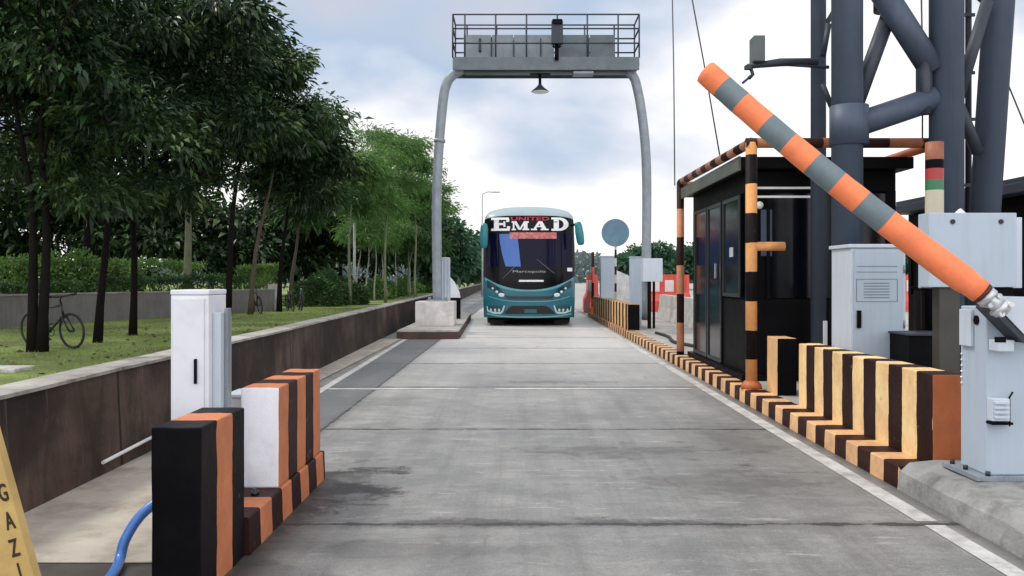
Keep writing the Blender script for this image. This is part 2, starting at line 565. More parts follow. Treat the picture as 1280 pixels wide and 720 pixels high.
# park ground behind the wall
def grass_mat():
    m, nt, b, _ = new_mat('park_grass')
    v = coords(nt)
    a = noise(nt, v, 0.35, 6, 0.65)
    f = noise(nt, v, 9, 6, 0.75)
    c = ramp(nt, a, [(0.36, (0.12, 0.09, 0.045)), (0.45, (0.17, 0.21, 0.055)), (0.58, (0.28, 0.38, 0.085))])
    c = mixc(nt, math_(nt, 'MULTIPLY', f, 0.5), c, (0.05, 0.06, 0.02))
    nt.links.new(c, b.inputs['Base Color'])
    b.inputs['Roughness'].default_value = 0.9
    bump(nt, b, f, 0.8, 0.05)
    return m


M_grass = grass_mat()
mb = MB()
ys = [-4, 0, 5, 10, 20, 40, 80, 120, 200]
vs = []
for y in ys:
    vs += [(WALLX(y) - 0.12, y, 0.04), (-12, y, 0.055), (-90, y, 0.06)]
fs = []
for i in range(len(ys) - 1):
    for k in (0, 1):
        fs.append((i * 3 + k, i * 3 + k + 1, (i + 1) * 3 + k + 1, (i + 1) * 3 + k))
mb.add(vs, fs)
tag(obj('lawn', mb, M_grass), kind='structure')

# concrete footway on the left between shoulder and wall
M_path = dirty('footway_concrete', (0.42, 0.375, 0.315), 0.85, dirt=(0.17, 0.14, 0.11), amount=0.75, scale=2.4, bumps=0.5)
mb = MB()
vs = []
for y in [3.95, 5.8, 5.95, 9, 14, 18.6]:
    vs += [(-1.548 if y < 5.9 else -2.62, y, 0.014), (WALLX(y) + 0.003, y, 0.014)]
for i in range(5):
    mb.add([vs[2 * i], vs[2 * i + 1], vs[2 * i + 3], vs[2 * i + 2]], [(0, 1, 2, 3)])
tag(obj('path', mb, M_path), kind='structure')
# shallow drain slab this side of the footway
mb = MB().box(-2.8, -1.548, 3.0, 3.944, -0.1, 0.012)
tag(obj('drain_slab', mb, dirty('wet_drain', (0.05, 0.04, 0.035), 0.5, dirt=(0.09, 0.08, 0.07), amount=0.5)), kind='structure')


def line_mat():
    m, nt, b, _ = new_mat('worn_road_paint')
    v = coords(nt)
    n = noise(nt, v, 5, 8, 0.75)
    n2 = noise(nt, v, 1.1, 4, 0.6)
    f = ramp(nt, math_(nt, 'ADD', math_(nt, 'MULTIPLY', n, 0.75), math_(nt, 'MULTIPLY', n2, 0.35)), [(0.5, 0.0), (0.68, 0.85)])
    nt.links.new(mixc(nt, f, (0.58, 0.57, 0.55), (0.27, 0.262, 0.25)), b.inputs['Base Color'])
    b.inputs['Roughness'].default_value = 0.6
    return m


M_line = line_mat()
mb = MB()
def strip(x0, x1, y0, y1, z=0.008, xa=None, xb=None):
    xa = x0 if xa is None else xa
    xb = x1 if xb is None else xb
    mb.add([(x0, y0, z), (x1, y0, z), (xb, y1, z), (xa, y1, z)], [(0, 1, 2, 3)])
strip(2.20, 2.31, 1.5, 4.57)
strip(2.19, 2.31, 4.64, 30)
strip(-2.43, -2.33, 9.7, 18.5, xa=-2.58, xb=-2.48)
tag(obj('edge_line', mb, M_line), kind='structure')
mb = MB()
strip(-2.33, -0.75, 10.16, 10.27)
strip(-0.3, 2.08, 10.16, 10.28)
tag(obj('stop_line', mb, M_line), kind='structure')

# ------------------------------------------------------------------ right traffic island
ISL = 0.15
M_kerb = stripes('kerb_stripes', 1, 0.2155, 5.37, (0.035, 0.012, 0.01), (0.62, 0.36, 0.19), wear=0.5, under=(0.14, 0.1, 0.08))
M_kerb_plain = M_conc_pale
kb = [(2.415, -0.05), (2.42, ISL - 0.006), (2.427, ISL), (2.638, ISL), (2.638, -0.05)]
mb = MB().prism(kb, 5.372, 30.0)
tag(obj('kerb', mb, M_kerb), kind='structure')
mb = MB()
mb.prism([(2.64, -0.05), (2.64, ISL - 0.004), (4.85, ISL - 0.004), (4.85, -0.05)], 5.4, 30)
tag(obj('pavement', mb, M_conc), kind='structure')
# unpainted rough near end of the island
kb2 = [(2.40, -0.05), (2.43, 0.12), (2.49, 0.175), (2.66, 0.195), (4.85, 0.195), (4.85, -0.05)]
bmx = MB()
ysn = np.linspace(2.0, 5.368, 24)
vs, fs = [], []
for i, y in enumerate(ysn):
    for k, (x, z) in enumerate(kb2):
        j = random.uniform(-0.007, 0.007)
        vs.append((x + (j if k in (1, 2) else 0), y, z + (j * 0.8 if k in (1, 2, 3) else 0)))
n = len(kb2)
for i in range(len(ysn) - 1):
    for k in range(n - 1):
        fs.append((i * n + k, i * n + k + 1, (i + 1) * n + k + 1, (i + 1) * n + k))
fs.append(tuple(range(n)))
fs.append(tuple((len(ysn) - 1) * n + k for k in range(n)))
bmx.add(vs, fs)
tag(obj('kerb_end', bmx, dirty('rough_concrete', (0.27, 0.27, 0.262), 0.85, dirt=(0.07, 0.07, 0.068), amount=0.95, scale=3.0, bumps=0.8, var=0.3)), kind='structure')
# next lane and the island beyond it
mb = MB().prism([(8.2, -0.05), (8.2, 0.15), (10.4, 0.15), (10.4, -0.05)], 3, 30)
tag(obj('far_pavement', mb, M_conc), kind='structure')


def wall_block(name, label, x0, x1, y0, y1, z0, z1, mats, group=None, endmat=1, both=True):
    """painted low wall: striped faces, a plain end facing down the lane"""
    bm = bmesh.new()
    bmesh.ops.create_cube(bm, size=1)
    for v in bm.verts:
        v.co = Vector(((x0 + x1) / 2 + v.co.x * (x1 - x0), (y0 + y1) / 2 + v.co.y * (y1 - y0), (z0 + z1) / 2 + v.co.z * (z1 - z0)))
    bmesh.ops.subdivide_edges(bm, edges=bm.edges[:], cuts=3, use_grid_fill=True)
    for v in bm.verts:
        j = Vector((random.uniform(-1, 1), random.uniform(-1, 1), random.uniform(-1, 1))) * 0.0018
        v.co += j
    edges = [e for e in bm.edges if len(e.link_faces) == 2 and e.calc_face_angle(0) > 0.6]
    bmesh.ops.bevel(bm, geom=edges, offset=0.009, segments=2, affect='EDGES', profile=0.6)
    bm.normal_update()
    b = MB()
    vs = [v.co.copy() for v in bm.verts]
    bm.verts.index_update()
    b.add(vs, [])
    for f in bm.faces:
        b.f.append(tuple(v.index for v in f.verts))
        b.mi.append(endmat if f.normal.y < -0.3 else 0)
        b.sm.append(False)
    bm.free()
    root = thing(name, label, 'barrier wall', (x0, y0, z0), group)
    w_ = obj('wall', b, mats, root)
    return root


g_r = 'black and yellow painted walls on the right island'
M_rw = stripes('barrier_stripes', 1, 0.2155, 0.0, DARK, CREAM, wear=0.5)
wall_block('barrier_wall', 'long low yellow and black striped wall with plain orange end beside the boom cabinet', 2.64, 2.84, 5.374, 7.96, ISL - 0.02, 0.735, [M_rw, M_orange])
M_rw2 = stripes('pier_stripes', 1, 0.26, 0.0, CREAM, DARK, wear=0.4)
wall_block('barrier_wall', 'short yellow and black pier standing just behind the gap in the long striped wall', 2.64, 2.84, 8.62, 8.98, ISL - 0.02, 0.735, [stripes('pier_paint', 1, 0.5, 0.0, CREAM, DARK, wear=0.3), M_black])
wall_block('barrier_wall', 'far low striped wall with black end at the foot of the round sign', 2.50, 2.78, 19.5, 28.7, ISL - 0.02, 0.745,
           [stripes('far_barrier_stripes', 1, 0.33, 0.1, DARK, (0.62, 0.36, 0.17), wear=0.4), M_black])

# ------------------------------------------------------------------ left lane divider (foreground)
PL = 0.19
M_ls = stripes('left_plinth_stripes', 1, 0.194, 1.15, ORANGE, DARK, wear=0.5, under=(0.1, 0.08, 0.07))
root = thing('plinth', 'low striped concrete plinth joining the two left striped blocks', 'plinth', (-1.6, 3.5, 0))
b = MB()
prof = [(-1.545, 0.0), (-1.545, PL), (-1.325, PL), (-1.318, PL - 0.008), (-1.312, 0.0)]
b.prism(prof, 4.079, 5.66)
obj('base', b, M_ls, root)
M_b1 = stripes('left_block_stripes', 1, 0.2, 0.18, ORANGE, (0.006, 0.004, 0.006), wear=0.35)
wall_block('barrier_block', 'black fronted block with one orange band at the near end of the left plinth', -1.545, -1.335, 3.52, 4.075, 0.0, 0.725, [M_b1, M_black])
M_b2 = stripes('left_rear_block_stripes', 1, 0.194, 0.0, ORANGE, DARK, wear=0.5)
wall_block('barrier_block', 'white fronted block with brown and orange bands behind the black block', -1.545, -1.335, 4.65, 5.62, PL + 0.001, 0.745, [M_b2, M_whitewash])

# white toll cabinet on the left plinth
root = thing('toll_cabinet', 'tall narrow white metal cabinet standing left of the two striped blocks', 'cabinet', (-1.73, 4.5, 0))
b = MB().box(-1.83, -1.63, 4.40, 4.66, 0.0, 1.262, 0.006)
obj('body', b, M_white, root)
b = MB().box(-1.832, -1.628, 4.398, 4.662, 1.264, 1.290, 0.006)
obj('lid', b, M_white, root)
b = MB().box(-1.815, -1.652, 4.388, 4.40, PL + 0.05, 1.245, 0.004)
dr = obj('door', b, M_white, root)
b = MB().box(-1.700, -1.686, 4.374, 4.388, 0.80, 0.93, 0.003)
obj('handle', b, M_black, dr)
b = MB().box(-1.63, -1.585, 4.45, 4.62, 0.0, 1.17, 0.006)
obj('side_duct', b, M_cab_pale, root)
b = MB().box(-1.584, -1.566, 4.5, 4.56, 0.0, 1.19, 0.003)
obj('rail', b, M_steel, root)
root = thing('junction_box', 'small grey box behind the white cabinet beside the striped blocks', 'junction box', (-1.62, 5.0, 0))
b = MB().box(-1.70, -1.56, 4.85, 5.1, 0.0, 0.66, 0.006)
obj('body', b, M_cab_pale, root)
b = MB().box(-1.71, -1.552, 4.84, 5.11, 0.662, 0.68, 0.004)
obj('lid', b, M_cab_pale, root)
# cut anchor bolts between the blocks
for i, (x, y, h) in enumerate(((-1.52, 4.55, 0.1), (-1.47, 4.36, 0.04), (-1.42, 4.5, 0.035))):
    b = MB().cyl((x, y), 0.012, PL, PL + h, 8).cyl((x, y), 0.022, PL, PL + 0.02, 6)
    tag(obj('anchor_bolt', b, M_bolt), 'rusty black anchor bolt on the ledge between the two left blocks', 'bolt', 'anchor bolts on the left plinth')
# blue hose
pts = [Vector((-1.5, 4.25, 0.26)), Vector((-1.66, 4.15, 0.29)), Vector((-1.80, 4.02, 0.25)), Vector((-1.88, 3.93, 0.15)), Vector((-1.915, 3.86, 0.05)), Vector((-1.93, 3.7, 0.03)), Vector((-1.95, 3.4, 0.03))]
def smooth_path(pts, n=8):
    out = []
    P_ = [pts[0]] + list(pts) + [pts[-1]]
    for i in range(1, len(P_) - 2):
        p0, p1, p2, p3 = (Vector(q) for q in P_[i - 1:i + 3])
        for k in range(n):
            t = k / n
            out.append(0.5 * ((2 * p1) + (-p0 + p2) * t + (2 * p0 - 5 * p1 + 4 * p2 - p3) * t * t + (-p0 + 3 * p1 - 3 * p2 + p3) * t ** 3))
    out.append(Vector(pts[-1]))
    return out
pts = [Vector((-1.60, 4.2, 0.34))] + [Vector((-1.72, 4.1, 0.29)), Vector((-1.81, 4.02, 0.22)), Vector((-1.86, 3.96, 0.12)), Vector((-1.86, 3.9, 0.04)), Vector((-1.80, 3.7, 0.037)), Vector((-1.70, 3.2, 0.037))]
b = MB().tube(smooth_path(pts), 0.024, 12)
tag(obj('hose', b, plain('blue_hose', (0.05, 0.17, 0.5), 0.3)), 'bright blue plastic hose curling out beside the black block', 'hose')
b = MB().tube([(-2.83, 5.7, 0.10), (-2.80, 6.6, 0.15)], 0.013, 10)
tag(obj('pipe_offcut', b, M_white_plastic), 'thin white plastic pipe lying along the foot of the brown wall', 'pipe')

# yellow trestle at the near left corner
root = thing('trestle', 'yellow wooden trestle with black letters at the near left edge', 'trestle', (-1.25, 2.2, 0))
M_yel = dirty('yellow_paint', (0.52, 0.35, 0.12), 0.55, dirt=(0.3, 0.18, 0.06), amount=0.35, scale=5)
def plank(p0, p1, w_, t_):
    p0, p1 = Vector(p0), Vector(p1)
    d_ = (p1 - p0).normalized()
    side = Vector((d_.z, 0, -d_.x)).normalized()
    bm = MB()
    vs = []
    for p in (p0, p1):
        for sx, sy in ((-1, -1), (1, -1), (1, 1), (-1, 1)):
            vs.append(p + side * sx * w_ / 2 + Vector((0, sy * t_ / 2, 0)))
    bm.add(vs, [(0, 1, 2, 3), (7, 6, 5, 4), (0, 4, 5, 1), (1, 5, 6, 2), (2, 6, 7, 3), (3, 7, 4, 0)])
    return bm, d_, side
top = P(-30, 480, 2.2)
e_hi, e_lo = P(0, 550, 2.2), P(47, 720, 2.2)
dd = (e_lo - e_hi).normalized()
sd = Vector((dd.z, 0, -dd.x)).normalized()
if sd.x > 0:
    sd = -sd
cl_hi, cl_lo = e_hi + sd * 0.05, e_lo + sd * 0.05
p_top = cl_hi - dd * 0.25
p_bot = cl_lo + dd * ((cl_lo.z - 0.0) / -dd.z)
bm_, d_, side_ = plank(p_top, p_bot, 0.10, 0.03)
leg = obj('leg', bm_, M_yel, root)
letters = MB()
for ch, (px, py) in (('G', (4, 617)), ('A', (12, 652)), ('Z', (18, 686)), ('I', (25, 716))):
    vs, fs = text_mesh(ch, 0.062, 0.001, 0.001)
    ctr = P(px, py, 2.2 - 0.0165)
    ang = math.atan2(-dd.x, -dd.z)
    vv = []
    for v in vs:
        x, z = v.x * 0.55, v.y * 1.05
        xr = x * math.cos(ang) + z * math.sin(ang)
        zr = -x * math.sin(ang) + z * math.cos(ang)
        vv.append((ctr.x + xr, ctr.y + v.z, ctr.z + zr))
    letters.add(vv, fs)
obj('lettering', letters, plain('black_lettering', (0.03, 0.012, 0.008), 0.6), leg)
mir = p_top.x - 0.02
bm2, _, _ = plank(p_top + Vector((-0.06, 0, 0)), Vector((2 * mir - p_bot.x, 2.2, 0)), 0.10, 0.03)
obj('leg', bm2, M_yel, root)
obj('crossbar', MB().box(mir - 0.3, mir + 0.24, 2.217, 2.245, 0.33, 0.42, 0.003), M_yel, root)
obj('top_bar', MB().box(mir - 0.35, mir + 0.05, 2.20, 2.26, p_top.z + 0.002, p_top.z + 0.05, 0.003), M_yel, root)

# ------------------------------------------------------------------ the long left wall
def wall_mat():
    m, nt, b, _ = new_mat('stained_wall')
    tc = N(nt, 'ShaderNodeTexCoord')
    sp = N(nt, 'ShaderNodeSeparateXYZ')
    nt.links.new(tc.outputs['Object'], sp.inputs[0])
    v = coords(nt)
    st = noise(nt, coords(nt, (1.6, 1.6, 0.5)), 1.7, 9, 0.72, 0.8)
    big = noise(nt, coords(nt, (1, 0.6, 1), (2, 5, 1)), 0.9, 6, 0.6)
    fine = noise(nt, v, 35, 5, 0.7)
    c = ramp(nt, big, [(0.38, (0.013, 0.010, 0.009)), (0.52, (0.050, 0.032, 0.026)), (0.66, (0.135, 0.088, 0.066))])
    c = mixc(nt, math_(nt, 'MULTIPLY', ramp(nt, st, [(0.45, 0.0), (0.66, 1.0)]), 0.8), c, (0.02, 0.016, 0.014))
    drip = noise(nt, coords(nt, (9, 9, 0.5), (2, 3, 1)), 1.1, 5, 0.6, 0.2)
    c = mixc(nt, math_(nt, 'MULTIPLY', ramp(nt, drip, [(0.6, 0.0), (0.7, 1.0)]), 0.4), c, (0.22, 0.17, 0.14))
    c = mixc(nt, math_(nt, 'MULTIPLY', ramp(nt, st, [(0.28, 1.0), (0.4, 0.0)]), 0.5), c, (0.20, 0.14, 0.11))
    c = mixc(nt, math_(nt, 'MULTIPLY', fine, 0.4), c, (0.03, 0.022, 0.018))
    # cast panel joints every 2.4 m
    jy = math_(nt, 'FRACT', math_(nt, 'DIVIDE', sp.outputs[1], 2.4))
    dj = math_(nt, 'MULTIPLY', math_(nt, 'ABSOLUTE', math_(nt, 'SUBTRACT', jy, 0.5)), 2.4)
    c = mixc(nt, ramp(nt, dj, [(0.008, 1.0), (0.022, 0.0)]), c, (0.02, 0.016, 0.014))
    nt.links.new(c, b.inputs['Base Color'])
    b.inputs['Roughness'].default_value = 0.85
    b.inputs['Specular IOR Level'].default_value = 0.25
    bump(nt, b, math_(nt, 'ADD', fine, math_(nt, 'MULTIPLY', ramp(nt, dj, [(0.008, 0.0), (0.022, 1.0)]), 1.2)), 0.4, 0.012)
    return m


root = thing('concrete_wall', 'long low brown stained concrete wall along the left side of the road', 'wall', (WALLX(0), 0, 0))
b, cp = MB(), MB()
ysw = list(np.concatenate([np.linspace(-3, 40, 44), np.linspace(45, 130, 18)]))
vs, vc = [], []
for y in ysw:
    x = WALLX(y)
    h = 0.685 + random.uniform(-0.004, 0.004)
    vs += [(x + 0.02, y, -0.05), (x - 0.015, y, h), (x - 0.25, y, h), (x - 0.25, y, -0.05)]
    vc += [(x + 0.004, y, h + 0.002), (x + 0.002, y, h + 0.024), (x - 0.262, y, h + 0.026), (x - 0.262, y, h + 0.002)]
def loft(mb, vs, n, rows):
    fs = []
    for i in range(rows - 1):
        for k in range(n):
            k2 = (k + 1) % n
            fs.append((i * n + k, i * n + k2, (i + 1) * n + k2, (i + 1) * n + k))
    fs += [tuple(range(n)), tuple((rows - 1) * n + k for k in range(n))]
    mb.add(vs, fs)
loft(b, vs, 4, len(ysw))
loft(cp, vc, 4, len(ysw))
obj('wall', b, wall_mat(), root)
obj('coping', cp, dirty('coping_concrete', (0.33, 0.31, 0.28), 0.85, dirt=(0.05, 0.045, 0.038), amount=0.95, scale=2.2, bumps=0.6, var=0.35), root)

# ------------------------------------------------------------------ gantry
GY = 20.6
def G(px, py, dy=0.0):
    v = P(px, py, GY)
    return Vector((v.x, GY + dy, v.z))

root = thing('traffic_island', 'small low concrete island under the left leg of the overhead gantry', 'island', (-2.1, 19, 0))
b = MB()
n = 0
vs = []
outl = [(-2.72, 18.6), (-1.40, 18.6), (-1.36, 18.8), (-1.62, 27.6), (-2.1, 29.6), (-2.75, 29.6)]
vs = [(x, y, -0.03) for x, y in outl] + [(x, y, 0.2) for x, y in outl]
k = len(outl)
b.add(vs, [tuple(range(k))[::-1], tuple(range(k, 2 * k))] + [(i, (i + 1) % k, (i + 1) % k + k, i + k) for i in range(k)])
obj('slab', b, dirty('island_concrete', (0.4, 0.38, 0.36), 0.8, dirt=(0.14, 0.12, 0.1), amount=0.7, scale=2), root)
vs = [(x + (0.012 if x > -2 else -0.012), y - (0.012 if y < 18.7 else 0) + (0.012 if y > 29 else 0), -0.03) for x, y in outl]
vs += [(x, y, 0.165) for x, y, _ in vs]
b = MB().add(vs, [(i, (i + 1) % k, (i + 1) % k + k, i + k) for i in range(k)] + [tuple(range(k, 2 * k))])
obj('painted_edge', b, dirty('brown_edge_paint', (0.055, 0.03, 0.024), 0.7, dirt=(0.2, 0.12, 0.08), amount=0.5, scale=1.5), root)

root = thing('overhead_gantry', 'grey steel gantry with railed walkway spanning the lane above the bus', 'gantry', (G(547, 400).x, GY, 0.2))
b = MB().box(WX(519, 20.2), WX(567, 20.2), 20.2, 21.1, 0.202, 0.79, 0.012)
obj('footing', b, dirty('footing_whitewash', (0.62, 0.59, 0.57), 0.8, dirt=(0.3, 0.27, 0.24), amount=0.5, scale=3), root)
lp = smooth_path([G(547, 379), G(546, 300), G(546, 240), G(549, 180), G(554, 125), G(558, 106), G(565, 95), G(580, 86), G(600, 84.5)], 6)
b = MB().tube(lp, 0.118, 16)
b.box(G(547, 379).x - 0.24, G(547, 379).x + 0.24, GY - 0.24, GY + 0.24, 0.79, 0.83, 0.004)
for sx in (-1, 1):
    for sy in (-1, 1):
        b.cyl((G(547, 379).x + sx * 0.19, GY + sy * 0.19), 0.022, 0.83, 0.89, 6)
b.tube([G(549.5, 178), G(549.8, 174)], 0.14, 16)
obj('leg', b, M_steel, root)
rp = smooth_path([G(770, 84.5), G(781, 86), G(791, 95), G(796, 108), G(802, 140), G(807, 187), G(808.5, 240), G(808, 320), G(808, 400)], 6)
b = MB().tube(rp, 0.116, 16)
obj('leg', b, M_steel, root)
b = MB().box(G(567, 0).x, G(797, 0).x, GY - 0.3, GY - 0.25, WZ(91, GY), WZ(75, GY), 0.006)
b.box(G(567, 0).x, G(797, 0).x, GY + 0.55, GY + 0.6, WZ(91, GY), WZ(75, GY), 0.006)
b.box(G(580, 0).x, G(784, 0).x, GY - 0.12, GY + 0.12, WZ(93, GY), WZ(80, GY), 0.03)
for px in range(572, 797, 28):
    b.box(G(px, 0).x - 0.03, G(px, 0).x + 0.03, GY - 0.25, GY + 0.55, WZ(86, GY), WZ(80, GY))
obj('beam', b, dirty('beam_steel', (0.115, 0.145, 0.16), 0.5, 0.2, dirt=(0.07, 0.07, 0.07), amount=0.5, scale=2), root)
b = MB().box(G(568, 0).x, G(796, 0).x, GY - 0.25, GY + 0.55, WZ(78.5, GY), WZ(77, GY))
obj('walkway_deck', b, M_tower_dk, root)
for dy, nm in ((-0.28, 'railing'), (0.57, 'railing')):
    b = MB()
    for py in (22.5, 40, 58):
        b.tube([G(567, py, dy), G(797, py, dy)], 0.02, 8)
    for px in (567, 582, 620, 658, 696, 733, 771, 797):
        b.tube([G(px, 76, dy), G(px, 22, dy)], 0.02, 8)
    obj(nm, b, M_tower_dk, root)
for px in (567, 797):
    for py in (22.5, 40, 58):
        obj('end_rail', MB().tube([G(px, py, -0.28), G(px, py, 0.57)], 0.022, 8), M_tower_dk, root)
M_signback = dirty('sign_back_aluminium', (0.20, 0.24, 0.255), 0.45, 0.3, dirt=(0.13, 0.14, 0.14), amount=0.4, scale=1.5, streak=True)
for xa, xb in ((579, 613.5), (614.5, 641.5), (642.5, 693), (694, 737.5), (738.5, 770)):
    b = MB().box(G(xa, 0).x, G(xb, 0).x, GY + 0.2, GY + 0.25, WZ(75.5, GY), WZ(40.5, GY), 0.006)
    obj('sign_panel', b, M_signback if xa < 690 else dirty('shaded_back', (0.12, 0.15, 0.165), 0.5, 0.3, amount=0.5, scale=1.5), root)  # right-hand panels use a darker copy with shade in its colour
b = MB()
for px, y0, y1 in ((614, 44, 74), (642, 48, 75), (676, 46, 75), (737, 46, 75)):
    b.box(G(px, 0).x - 0.015, G(px, 0).x + 0.015, GY + 0.13, GY + 0.198, WZ(y1, GY), WZ(y0, GY), 0.004)
b.box(G(598, 0).x, G(601, 0).x, GY + 0.12, GY + 0.198, WZ(62, GY), WZ(46, GY), 0.004)
obj('bracket', b, M_tower_dk, root)

c_ = thing('camera_box', 'black boxed sensor on a stub post above the middle of the gantry walkway', 'sensor', G(695, 76, -0.33))
obj('housing', MB().box(G(688.5, 0).x, G(702.5, 0).x, GY - 0.5, GY - 0.32, WZ(61, GY), WZ(33, GY), 0.012), M_tower_dk, c_)
obj('hood', MB().box(G(689.5, 0).x, G(701.5, 0).x, GY - 0.54, GY - 0.5, WZ(38, GY), WZ(32, GY), 0.006), M_black, c_)
obj('post', MB().tube([G(695, 80, -0.37), G(695, 61, -0.37)], 0.05, 10).tube([G(690, 63, -0.42), G(695, 66, -0.4), G(700, 63, -0.42)], 0.03, 8), M_black, c_)
c_ = thing('hanging_lamp', 'bell shaped lamp hanging under the middle of the gantry beam', 'lamp', G(675, 92))
b = MB().tube([G(675, 92), G(675, 106)], 0.035, 10)
b.box(G(663, 0).x, G(688, 0).x, GY - 0.1, GY + 0.1, WZ(94, GY), WZ(91.5, GY), 0.004)
obj('stem', b, M_black, c_)
b = MB().tube([G(675, 104), G(675, 106.5), G(675, 110), G(675, 113), G(675, 114.6)], [0.03, 0.05, 0.11, 0.19, 0.215], 20, False)
b.tube([G(675, 104), G(675, 105)], [0.02, 0.03], 20, True)
obj('shade', b, M_tower_dk, c_)
obj('lens', MB().tube([G(675, 114), G(675, 115.3)], [0.2, 0.2], 20), M_white_plastic, c_)
c_ = tag(obj('sensor_plate', MB().box(G(716, 0).x, G(741, 0).x, GY - 0.25, GY + 0.1, WZ(95, GY), WZ(91.6, GY), 0.01), M_steel), 'thin flat grey sensor plate under the right half of the gantry', 'sensor')

# kit on the left island: grey bollard cabinet and white capped delineator
c_ = thing('equipment_post', 'slim grey ribbed cabinet standing close behind the left gantry leg', 'cabinet', (WX(558, 21.4), 21.4, 0.79))
b = MB().box(WX(550, 21.5), WX(563.5, 21.5), 21.15, 21.4, 0.2, WZ(322, 21.4), 0.02)
obj('body', b, M_cab, c_)
b = MB()
for i in range(3):
    x = WX(553 + i * 4, 21.1)
    b.box(x - 0.012, x + 0.012, 21.13, 21.149, 0.8, WZ(326, 21.4))
obj('rib', b, M_cab_pale, c_)
c_ = thing('delineator', 'white round topped board with black foot behind the left gantry footing', 'delineator', (WX(570, 24), 24, 0.2))
xl, xr = WX(561, 24), WX(575.5, 24)
oz = lambda py: WZ(py, 24)
ol = [(xl, oz(372)), (xr, oz(372)), (xr - 0.02, oz(366)), (xr - 0.07, oz(360)), (xr - 0.16, oz(353)), (xl + 0.05, oz(347)), (xl, oz(346))]
obj('board', MB().prism(ol, 23.9, 24.1), M_white, c_)
obj('foot', MB().box(xl, xr, 23.88, 24.12, 0.2, oz(372.4), 0.01), M_black, c_)

# ------------------------------------------------------------------ height-limit frame around the booth
HP = 0.3
M_pole = stripes('pole_stripes', 2, 0.318, 0.0, (0.74, 0.35, 0.13), (0.006, 0.004, 0.005), wear=0.2)
M_pole_far = stripes('far_pole_stripes', 2, 0.45, 0.05, (0.62, 0.28, 0.16), DARK, wear=0.3)
M_rail_y = stripes('rail_stripes_along', 1, 0.3, 0.0, (0.38, 0.18, 0.12), DARK, wear=0.3)
M_rail_x = stripes('rail_stripes_across', 0, 0.36, 0.05, (0.38, 0.15, 0.08), DARK, wear=0.3)
PX1, PY1, PX2, PY2, PX3 = 2.52, 9.15, 2.54, 13.3, 4.50
fr = thing('guard_frame', 'black and orange striped pipe frame standing round the dark toll booth', 'pipe frame', (PX1, PY1, ISL))
PZ = 2.83
b = MB().tube([(PX1, PY1, ISL), (PX1, PY1, PZ)], 0.062, 18)
pp = obj('post', b, M_pole, fr)
b = MB().tube([(PX1, PY1, ISL), (PX1, PY1, ISL + 0.05), (PX1, PY1, ISL + 0.09)], [0.115, 0.105, 0.066], 18)
obj('foot', b, M_orange, pp)
obj('post', MB().tube([(PX2, PY2, ISL), (PX2, PY2, PZ + 0.04)], 0.06, 16), M_pole_far, fr)
obj('post', MB().tube([(PX3, PY2, ISL), (PX3, PY2, PZ)], 0.06, 16), M_pole_far, fr)
obj('post', MB().tube([(PX3, PY1, ISL), (PX3, PY1, PZ)], 0.06, 16), M_pole_far, fr)
SPX, SPY = WX(1168, 7.75), 7.75
sgp = thing('signal_post', 'thick banded post with red, green and cream bands in front of the tower leg', 'post', (SPX, SPY, ISL))
bands = [WZ(270, SPY), WZ(238, SPY), WZ(225.5, SPY), WZ(211, SPY), WZ(200, SPY), WZ(178, SPY)]
b = MB().tube([(SPX, SPY, ISL)] + [(SPX, SPY, z) for z in bands], 0.08, 18, mis=[0, 4, 3, 2, 0, 1])
obj('post', b, [M_black, dirty('brown_orange_band', (0.28, 0.09, 0.045), 0.6, amount=0.4), plain('red_band', (0.36, 0.03, 0.03), 0.4), plain('green_band', (0.03, 0.16, 0.07), 0.4), plain('cream_band', (0.50, 0.46, 0.36), 0.5)], sgp)
obj('foot', MB().tube([(SPX, SPY, ISL - 0.003), (SPX, SPY, ISL + 0.02)], 0.13, 18), M_black, sgp)
obj('rail', MB().tube([(PX1, PY1, PZ), (PX2, PY2, PZ + 0.04)], 0.055, 14), M_rail_y, fr)
obj('rail', MB().tube([(PX1 - 0.06, PY1, PZ - 0.005), (PX3 + 0.06, PY1, PZ - 0.005)], 0.055, 14), M_rail_x, fr)
obj('rail', MB().tube([(PX2, PY2, PZ), (PX3, PY2, PZ)], 0.055, 14), M_rail_x, fr)
obj('rail', MB().tube([(PX3, PY1, PZ - 0.03), (PX3, PY2, PZ - 0.03)], 0.05, 14), M_orange, fr)
obj('waist_stub', MB().tube([(PX1, PY1, WZ(308, PY1)), (WX(980.5, PY1), PY1, WZ(308, PY1))], 0.05, 14),
    dirty('stub_paint', (0.70, 0.32, 0.11), 0.6, dirt=(0.3, 0.12, 0.05), amount=0.4, scale=6), fr)

# ------------------------------------------------------------------ toll booth
def booth(root, x0, x1, y0, y1, z0, z1, front=True):
    b = MB()
    b.box(x0, x1, y0, y1, z0, z0 + 0.95, 0.01)
    b.box(x0 + 0.03, x1 - 0.03, y0 + 0.03, y1 - 0.03, z0 + 0.95, z1 - 0.25, 0.0)
    b.box(x0, x1, y0, y1, z1 - 0.25, z1, 0.01)
    for x in (x0, x1 - 0.09):
        for y in (y0, y1 - 0.09):
            b.box(x, x + 0.09, y, y + 0.09, z0 + 0.94, z1 - 0.24)
    obj('walls', b, M_black, root)


